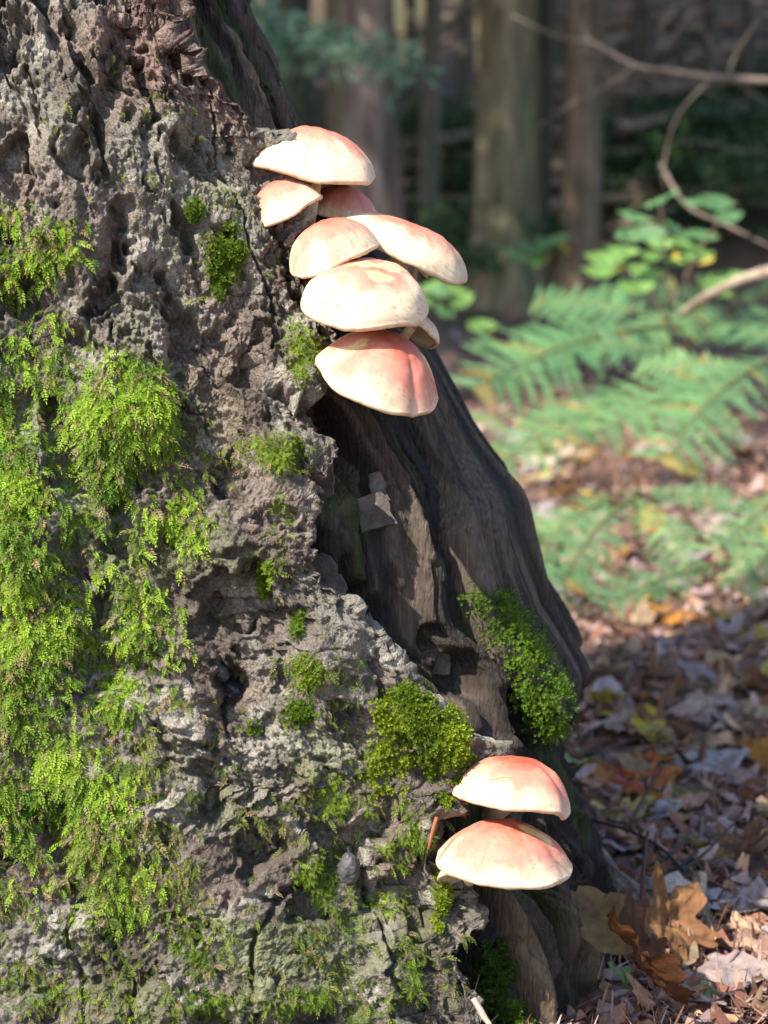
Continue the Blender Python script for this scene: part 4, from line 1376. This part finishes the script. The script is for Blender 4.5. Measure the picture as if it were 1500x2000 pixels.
def fern(label, foot_px, fronds):
    """fronds: (base pixel, tip pixel, depths, how far the blade faces the viewer rather than the sky)"""
    g = gp(*foot_px)
    root = thing('fern', label, 'fern', tuple(g), (0, 0, 0), 'ferns on the forest floor')
    for i, (bx, by, bY, tx, ty, tY, face) in enumerate(fronds):
        A_, B_ = P(bx, by, bY), P(tx, ty, tY)
        yv = norm(B_ - A_)
        up_ = np.array([0, -face, 1 - 0.5 * face])
        zv = norm(up_ - yv * (up_ @ yv))
        xv = np.cross(yv, zv)
        L = float(np.linalg.norm(B_ - A_)) / 0.97
        o = obj('frond', FR[(i + int(bx)) % 4], M['green'], root)
        o.location = tuple(A_ - g)
        o.scale = (L, L, L)
        o.rotation_euler = Matrix(np.stack([xv, yv, zv], 1).tolist()).to_euler()
        V, Fs = tube([np.array([0, 0, -0.01]), (A_ - g) * 0.5 + np.array([0.01, 0.01, 0.02]), A_ - g], [0.003, 0.0026, 0.0022], 12, 6)
        obj('stalk', make_mesh('stalk', V, Fs, np.tile((0.20, 0.17, 0.08), (len(V), 1))), M['green'], root)
    return root


fern('large arching fern with a long frond reaching back toward the trunk', (1330, 850),
     [(1345, 655, 2.5, 925, 752, 2.1, 0.75), (1265, 790, 2.2, 965, 880, 1.9, 0.6), (1330, 640, 2.7, 1040, 590, 3.0, 0.8),
      (1350, 660, 2.6, 1530, 610, 2.8, 0.7), (1340, 690, 2.3, 1010, 690, 2.3, 0.8), (1300, 760, 2.2, 1100, 850, 1.9, 0.7)])
fern('fern with two broad fronds spilling forward over the leaf patch', (1540, 880),
     [(1490, 735, 2.2, 1170, 815, 1.9, 0.6), (1560, 700, 2.1, 1285, 890, 1.7, 0.75), (1570, 690, 2.3, 1380, 640, 2.6, 0.8), (1480, 720, 2.2, 1250, 700, 2.3, 0.8)])
fern('low pale fern in the middle of the leaf patch', (1240, 1060),
     [(1215, 960, 1.5, 1010, 1060, 1.35, 0.8), (1240, 950, 1.5, 1445, 975, 1.5, 0.8), (1230, 975, 1.4, 1120, 1150, 1.1, 0.7), (1235, 960, 1.5, 1330, 1090, 1.25, 0.7)])
fern('small low fern pressed close to the broken slab of the tree', (1080, 1120),
     [(1090, 1060, 1.25, 1000, 990, 1.4, 0.8), (1085, 1065, 1.2, 1030, 1165, 1.0, 0.7)])
fern('lowest fern with one frond lying flat on the brown litter', (1430, 1150),
     [(1420, 1100, 1.25, 1195, 1195, 1.06, 0.75)])
fern('drooping fern over the leaf litter, farthest from the trunk', (1570, 1150),
     [(1570, 960, 1.3, 1385, 1060, 1.15, 0.8), (1570, 985, 1.25, 1430, 1140, 1.05, 0.7)])
fern('dark bluish fern in the shade beyond the arching fern', (1420, 700),
     [(1430, 590, 3.6, 1170, 560, 3.8, 0.7), (1430, 595, 3.5, 1560, 560, 3.6, 0.7), (1425, 600, 3.4, 1250, 640, 3.0, 0.6)])
fern('young fern half hidden behind the rotten slab', (960, 900),
     [(985, 850, 2.6, 1080, 800, 2.7, 0.6), (985, 850, 2.6, 920, 800, 2.8, 0.6)])


def leafy_plant(name, label, cat, base, stems, leafs, L, cols, mat='green', kind='mid', stemc=(0.12, 0.09, 0.06), r=0.004):
    root = thing(name, label, cat, tuple(base))
    for s in stems:
        s = np.array(s) - base
        V, Fs = tube(s, [r, r * 0.7, r * 0.4], 14, 6)
        obj('stem', make_mesh('stem', V, Fs, np.tile(stemc, (len(V), 1))), M['branch'], root)
    ms = [leaf_mesh(kind, L, 300 + i, c1, c2_, 0.3, 0.2, 0.1) for i, (c1, c2_) in enumerate(cols)]
    for i, (p_, az_, el, ci, sc) in enumerate(leafs):
        o = obj('leaf', ms[ci], M[mat], root)
        o.location = tuple(np.array(p_) - base)
        o.rotation_euler = (Matrix.Rotation(R(az_), 3, 'Z') @ Matrix.Rotation(R(48 * math.cos(R(az_ + 90)) + (i * 37) % 40 - 20), 3, 'Y') @ Matrix.Rotation(R(el), 3, 'X')).to_euler()
        o.scale = (sc, sc, sc)
    return root


# sapling with pale leaves right of the trees
Ys = 2.6
sb = G(1330, 800)
pts = [(1295, 390), (1240, 425), (1265, 455), (1360, 395), (1420, 425), (1320, 450), (1370, 460), (1180, 505), (1215, 490), (1270, 500), (1310, 510), (1260, 530), (1360, 500), (1230, 460), (1395, 395), (1340, 480), (1290, 475), (1170, 530), (1420, 540), (1390, 560), (1240, 560)]
GC = [((0.11, 0.24, 0.10), (0.16, 0.30, 0.12)), ((0.16, 0.32, 0.08), (0.22, 0.38, 0.10)), ((0.55, 0.46, 0.06), (0.5, 0.4, 0.08))]
lf = []
for i, (a, b) in enumerate(pts):
    lf.append((P(a, b, Ys + r1.uniform(-0.15, 0.15)), r1.uniform(50, 130) * (1 if i % 2 else -1), r1.uniform(-15, 35), 0 if b < 470 else 1, r1.uniform(0.8, 1.15)))
for (a, b) in [(1210, 525), (1320, 502), (1380, 510)]:
    lf.append((P(a, b, Ys + 0.1), r1.uniform(0, 360), 30, 2, 0.5))
leafy_plant('sapling', 'leafy green sapling with a few yellow leaves behind the ferns', 'sapling', sb,
            [[sb, P(1310, 640, Ys), P(1290, 400, Ys)], [P(1310, 640, Ys), P(1260, 560, Ys), P(1180, 510, Ys)],
             [P(1310, 600, Ys), P(1360, 500, Ys), P(1410, 425, Ys)]], lf, 0.075, GC)
sb = G(870, 640)
lf = [(P(a, b, 3.6 + 0.1 * (i % 3)), 60 * i + 20, 25, 1 if i % 3 else 0, 1) for i, (a, b) in enumerate([(860, 570), (890, 565), (850, 595), (880, 590), (840, 560), (900, 590), (870, 610), (815, 585)])]
leafy_plant('sapling', 'bright green seedling glimpsed just behind the long drooping mushroom', 'sapling', sb, [[sb, P(868, 600, 3.6), P(865, 565, 3.6)]], lf, 0.085, GC)
sb = G(1085, 600)
lf = [(P(a, b, 4.8), 70 * i, 30, c_, 1) for i, (a, b, c_) in enumerate([(1060, 480, 0), (1035, 485, 0), (1100, 485, 2), (1070, 505, 2), (1085, 470, 0), (1050, 510, 1), (1010, 500, 0)])]
leafy_plant('sapling', 'slender seedling with yellowing leaves in front of the leaning brown tree', 'sapling', sb, [[sb, P(1080, 540, 4.8), P(1070, 485, 4.8)]], lf, 0.10, GC)
sb = G(945, 655)
leafy_plant('sapling', 'single flat pale green leaf on a short stalk beside the trees', 'sapling', sb, [[sb, P(945, 645, 3.2), P(943, 636, 3.2)]],
            [(P(942, 635, 3.2), 85, 12, 1, 1.0), (P(930, 642, 3.25), 60, 5, 1, 0.6)], 0.075, GC)

# ------------------------------------------------------------------ forest behind
CROWN = {}


def crown_mesh(seed, n, rx, rz, size, needle=False):
    r_ = np.random.default_rng(seed)
    nb = 40
    u = r_.normal(0, 1, (nb, 3))
    u = u / np.linalg.norm(u, axis=1, keepdims=True) * (r_.random((nb, 1)) ** 0.4)
    cen = u * np.array([rx, rx, rz])
    k = r_.integers(0, nb, n)
    pos = cen[k] + r_.normal(0, 0.17, (n, 3)) * np.array([rx, rx, rz * 0.6])
    a = norm(r_.normal(0, 1, (n, 3)))
    b = norm(np.cross(a, r_.normal(0, 1, (n, 3)) + np.array([0, 0, 1.5])))
    s = size * r_.uniform(0.6, 1.3, (n, 1))
    wv = b * s * (0.16 if needle else 0.42)
    V = np.stack([pos - a * s, pos + wv, pos + a * s, pos - wv], 1).reshape(-1, 3)
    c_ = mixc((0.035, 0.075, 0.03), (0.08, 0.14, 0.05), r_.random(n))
    return make_mesh('crown', V, np.arange(4 * n).reshape(-1, 4), np.repeat(c_, 4, 0), smooth=False)


CROWNS = [crown_mesh(500 + i, 5200, 1.0, 0.8, 0.065) for i in range(3)]


def forest_tree(name, label, px, py, wpx, cA, cB, seed, lean=0.0, height=9.0, group=None, crown=True, base=None, rad=None, furrow=0.06, cz=None, cr=2.2):
    g = gp(px, py) if base is None else np.array([base[0], base[1], float(ground_h(base[0], base[1]))])
    if rad is None:
        rad = wpx * 0.5 * K * np.linalg.norm(g - CAM)
    root = thing(name, label, 'tree', tuple(g), (0, 0, 0), group)
    na2 = 40
    z = np.concatenate([np.linspace(-0.25, 3.0, 56), np.linspace(3.1, height, 12)])
    an = np.linspace(0, 2 * math.pi, na2, endpoint=False)
    flare = 1 + 0.55 * np.exp(-np.maximum(0, z) / (1.3 * rad)) * 1.0
    rz = rad * flare * np.interp(z, [0, height], [1.05, 0.35])
    lob = 1 + (0.14 * np.exp(-np.maximum(0, z) / (2 * rad)))[:, None] * np.cos(5 * an + seed)[None] + 0.05 * np.cos(2 * an + seed * 1.3)[None]
    q_ = np.stack([np.cos(an)[None] * 6 + 0 * z[:, None], np.sin(an)[None] * 6 + 0 * z[:, None], z[:, None] * 1.2 / max(rad * 4, 0.2) + 0 * an[None]], -1) + seed
    fur = fbm(q_, 4, seed)
    rr3 = rz[:, None] * lob * (1 + furrow * fur)
    cx_ = lean * z + 0.03 * np.sin(z * 0.9 + seed)
    G_ = np.stack([cx_[:, None] + rr3 * np.cos(an), 0 * cx_[:, None] + rr3 * np.sin(an), z[:, None] + 0 * an[None]], -1)
    c_ = mixc(cA, cB, sstep(-0.3, 0.4, fbm(q_ * np.array([1.3, 1.3, 0.7]), 4, seed + 3)))
    c_ = mixc(c_, (0.08, 0.10, 0.045), 0.6 * sstep(0.0, 0.5, fbm(q_ * 0.5, 3, seed + 4)))
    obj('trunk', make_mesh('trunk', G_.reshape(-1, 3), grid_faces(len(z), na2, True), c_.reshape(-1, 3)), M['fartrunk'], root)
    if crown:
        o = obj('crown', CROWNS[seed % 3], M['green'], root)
        o.location = (lean * height * 0.8, 0, cz if cz else height * 0.72)
        o.scale = (cr, cr, height * 0.36)
        o.rotation_euler = (0, 0, seed * 1.7)
    return root


forest_tree('forest_tree', 'stout grey green trunk with spreading roots standing between two brown ones', 975, 585, 125, (0.13, 0.105, 0.068), (0.23, 0.188, 0.12), 1, 0.0)
forest_tree('forest_tree', 'thick reddish brown trunk right behind the upper mushrooms', 705, 560, 140, (0.15, 0.10, 0.085), (0.28, 0.21, 0.175), 2, 0.0)
forest_tree('forest_tree', 'slightly leaning brown trunk next beyond the grey green one', 1128, 585, 78, (0.11, 0.076, 0.053), (0.18, 0.13, 0.09), 3, 0.035)
forest_tree('forest_tree', 'dim grey trunk closest to the edge of the mossy tree', 575, 520, 90, (0.09, 0.085, 0.07), (0.15, 0.14, 0.115), 4, 0.0)
forest_tree('forest_tree', 'slim pale trunk in the gap between the reddish and the grey green trunks', 848, 470, 36, (0.16, 0.14, 0.11), (0.24, 0.21, 0.17), 5, 0.0)
forest_tree('forest_tree', 'slim dark trunk hugging the flank of the grey green tree', 1052, 520, 40, (0.07, 0.055, 0.045), (0.11, 0.09, 0.07), 6, 0.0)
r2 = random.Random(4)
for i, (a, b, w) in enumerate([(800, 400, 22), (1260, 300, 26), (1330, 260, 20), (1400, 300, 30), (1470, 240, 24), (900, 380, 20), (1215, 280, 18), (640, 420, 26), (1540, 320, 40), (500, 400, 40)]):
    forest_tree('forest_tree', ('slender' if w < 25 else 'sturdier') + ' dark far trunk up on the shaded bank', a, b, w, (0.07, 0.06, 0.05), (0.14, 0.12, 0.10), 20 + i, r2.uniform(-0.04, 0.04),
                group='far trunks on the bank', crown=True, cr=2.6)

forest_tree('forest_tree', 'unseen low crowned tree added behind the mossy tree to shade the trunks', 0, 0, 0, (0.08, 0.07, 0.05), (0.14, 0.12, 0.09), 41, 0.0, base=(-3.3, 6.3), rad=0.2, cz=4.2, cr=2.0)  # added out of view so its crown keeps sun off the trunks
forest_tree('forest_tree', 'unseen broad crowned tree added farther behind the mossy tree for its shade', 0, 0, 0, (0.08, 0.07, 0.05), (0.14, 0.12, 0.09), 42, 0.0, base=(-4.6, 9.0), rad=0.25, cz=4.5, cr=2.6)  # second unseen tree, put in to shade the forest behind

# dead branches and logs on the bank
def px_branch(name, label, cat, pts, r0, r1_, cols, group=None, seed=0, twigs=()):
    root = thing(name, label, cat, tuple(P(*pts[0])), (0, 0, 0), group)
    o0 = P(*pts[0])
    q_ = [P(*p_) - o0 for p_ in pts]
    V, Fs = tube(q_, [r0, (r0 + r1_) / 2, r1_], 40, 10, 0.12, seed)
    obj('limb', make_mesh('limb', V, Fs, mixc(cols[0], cols[1], sstep(-0.4, 0.4, fbm(V * 25, 3, seed)))), M['branch'], root)
    for tw in twigs:
        q_ = [P(*p_) - o0 for p_ in tw]
        V, Fs = tube(q_, [r1_ * 1.1, r1_ * 0.8, r1_ * 0.4], 24, 7, 0.12, seed + 1)
        obj('twig', make_mesh('twig', V, Fs, mixc(cols[0], cols[1], sstep(-0.4, 0.4, fbm(V * 25, 3, seed)))), M['branch'], root)
    return root


BRC = ((0.10, 0.078, 0.06), (0.20, 0.155, 0.125))
px_branch('dead_branch', 'long bare pale branch sagging across in front of the bank', 'branch',
          [(1640, 160, 3.2), (1500, 158, 3.2), (1390, 150, 3.2), (1320, 140, 3.25), (1240, 128, 3.3), (1160, 85, 3.35), (1090, 72, 3.4), (1000, 30, 3.5)], 0.009, 0.003, BRC, None, 3,
          [[(1385, 158, 3.2), (1335, 210, 3.2), (1310, 260, 3.2), (1295, 340, 3.2), (1300, 372, 3.2)], [(1240, 130, 3.3), (1180, 170, 3.35), (1120, 200, 3.4), (1050, 250, 3.5)], [(1160, 90, 3.35), (1130, 40, 3.4), (1120, -20, 3.4)], [(1420, 152, 3.2), (1440, 100, 3.2), (1480, 40, 3.2)]])
px_branch('dead_branch', 'thin bare branch slanting down through the sapling', 'branch',
          [(1290, 320, 2.9), (1340, 400, 2.85), (1420, 440, 2.8), (1520, 490, 2.75)], 0.005, 0.003, BRC, None, 5)
px_branch('dead_branch', 'smooth pale stick poking out of the ferns', 'branch',
          [(1530, 525, 2.2), (1450, 545, 2.25), (1375, 582, 2.3), (1330, 615, 2.4)], 0.011, 0.007, ((0.25, 0.19, 0.14), (0.36, 0.29, 0.22)), None, 7)
for i in range(14):
    x_, y_, Y_ = r2.uniform(1050, 1520), r2.uniform(-20, 330), r2.uniform(3.6, 6.5)
    a_ = r2.uniform(-0.9, 0.9)
    ln_ = r2.uniform(120, 330)
    pts_ = [(x_ + ln_ * k_ * math.cos(a_), y_ + ln_ * k_ * math.sin(a_) + r2.gauss(0, 14), Y_ + 0.2 * k_) for k_ in (0, 0.35, 0.7, 1.0)]
    px_branch('dead_twig', 'thin dead twig tangled among others in front of the shaded bank', 'twig', pts_, 0.006, 0.003, BRC, 'tangled twigs', 90 + i)
g1, g2 = gp(860, 800, 0.03), gp(1090, 745, 0.05)
beam('fallen_stick', 'dark fallen stick lying behind the slab under the ferns', 'stick', [g1, (g1 + g2) / 2 + np.array([0, 0, .02]), g2], [0.02, 0.018, 0.012],
     ((0.10, 0.075, 0.06), (0.20, 0.15, 0.12)), M['branch'], 81)
for i in range(56):
    px_, py_ = r2.uniform(760, 1560), r2.uniform(20, 470)
    g = G(px_, py_)
    a_ = r2.gauss(0, 0.5)
    ln_ = r2.uniform(0.5, 2.2)
    d_ = np.array([math.cos(a_), math.sin(a_) * 0.5, r2.gauss(0, 0.18)])
    q0_, q1_ = g - d_ * ln_ * 0.5, g + d_ * ln_ * 0.5
    for q_ in (q0_, q1_):
        q_[2] = max(q_[2], float(ground_h(q_[0], q_[1])) - 0.02) + 0.05
    m_ = (q0_ + q1_) / 2 + np.array([0, 0, r2.uniform(0.0, 0.12)])
    rad = r2.uniform(0.012, 0.045)
    beam('dead_log', ('thick' if rad > 0.03 else 'slim' if rad > 0.02 else 'very thin') + (' long' if ln_ > 1.4 else ' short') + ' dead grey brown bough strewn on the shaded bank', 'log', [q0_, m_, q1_], [rad, rad, rad * 0.6], ((0.17, 0.125, 0.09), (0.34, 0.26, 0.19)),
         M['branch'], 600 + i, 16, 8, 0.15, group='dead wood on the bank')

# dark evergreen bushes on the bank
BL = ['dark evergreen bush just behind the long drooping mushroom', 'dark bush on the bank between the reddish and grey green trunks',
      'dark bush under the fork of the long bare branch', 'large dark bush below the bare end of the long branch', 'dark bush right behind the leafy sapling',
      'dark bush between the leaning brown trunk and the sapling', 'small dark bush beside the leaning brown trunk', 'dark bush high on the bank above the long branch',
      'low green bush at the roots of the grey green trunk', 'tiny green bush between the grey green and the leaning trunk', 'dark bush above the thin slanting branch',
      'small dark bush touching the reddish brown trunk', 'dark bush over the pale stick in the ferns']
BUSH = [crown_mesh(540 + i, 1500, 1.0, 0.7, 0.085) for i in range(2)]
for i, (a, b, s) in enumerate([(830, 400, .5), (860, 340, .45), (1330, 300, .32), (1420, 300, .36), (1480, 390, .45), (1260, 420, .4), (1230, 330, .3), (1500, 220, .35), (950, 560, .4), (1000, 540, .35), (1400, 400, .5), (790, 310, .4), (1540, 470, .5)]):
    g = gp(a, b)
    root = thing('evergreen_bush', BL[i], 'bush', tuple(g), (0, 0, 0), 'bushes on the bank')
    o = obj('foliage', BUSH[i % 2], M['green'], root)
    o.location = (0, 0, s * 0.5)
    o.scale = (s, s, s * 0.8)
    o.rotation_euler = (0, 0, i * 1.1)
    V, Fs = tube([(0, 0, -0.05), (0.02, 0, s * 0.4), (0, 0.02, s * 0.8)], [0.02, 0.015, 0.006], 8, 6)
    obj('stem', make_mesh('stem', V, Fs, np.tile((0.09, 0.07, 0.05), (len(V), 1))), M['branch'], root)


# hemlock sprays hanging between the trunks
def spray(label, pts, seed, cols):
    o0 = P(*pts[0])
    root = thing('hemlock_spray', label, 'branch', tuple(o0), (0, 0, 0), 'hemlock sprays in front of the trunks')
    q_ = np.array([P(*p_) - o0 for p_ in pts])
    V, Fs = tube(q_, [0.006, 0.004, 0.002], 24, 6)
    obj('limb', make_mesh('limb', V, Fs, np.tile((0.10, 0.08, 0.06), (len(V), 1))), M['branch'], root)
    c_ = catmull(q_, 40)
    r_ = np.random.default_rng(seed)
    n_ = 260
    i_ = r_.integers(3, 40, n_)
    side = norm(r_.normal(0, 1, (n_, 3)) * np.array([1, 1, 0.5]))
    u = r_.random((n_, 1))
    pos = c_[i_] + side * 0.11 * u
    ld = norm(side + r_.normal(0, 0.5, (n_, 3)))
    wv = norm(np.cross(ld, r_.normal(0, 1, (n_, 3)))) * 0.008
    s = 0.032
    V = np.stack([pos - ld * s, pos + wv, pos + ld * s, pos - wv], 1).reshape(-1, 3)
    obj('foliage', make_mesh('foliage', V, np.arange(4 * n_).reshape(-1, 4), np.repeat(mixc(cols[0], cols[1], r_.random(n_)), 4, 0), smooth=False), M['green'], root)


HC = ((0.12, 0.22, 0.14), (0.20, 0.32, 0.22))
spray('bluish green hemlock spray hanging across the reddish brown trunk', [(560, 50, 4.5), (640, 85, 4.4), (710, 105, 4.3), (790, 150, 4.2)], 3, HC)
spray('dim hemlock spray beside the bare top of the mossy tree', [(480, 0, 4.6), (530, 50, 4.5), (560, 90, 4.4), (585, 120, 4.4)], 4, HC)

# unseen crown for the mossy tree, set off its trunk to shape the shade behind
big = crown_mesh(560, 6000, 1.0, 0.6, 0.05)
o = obj('crown', big, M['green'], tree)
o.location = (-1.2, 3.4, 5.2)
o.scale = (2.9, 2.9, 2.2)
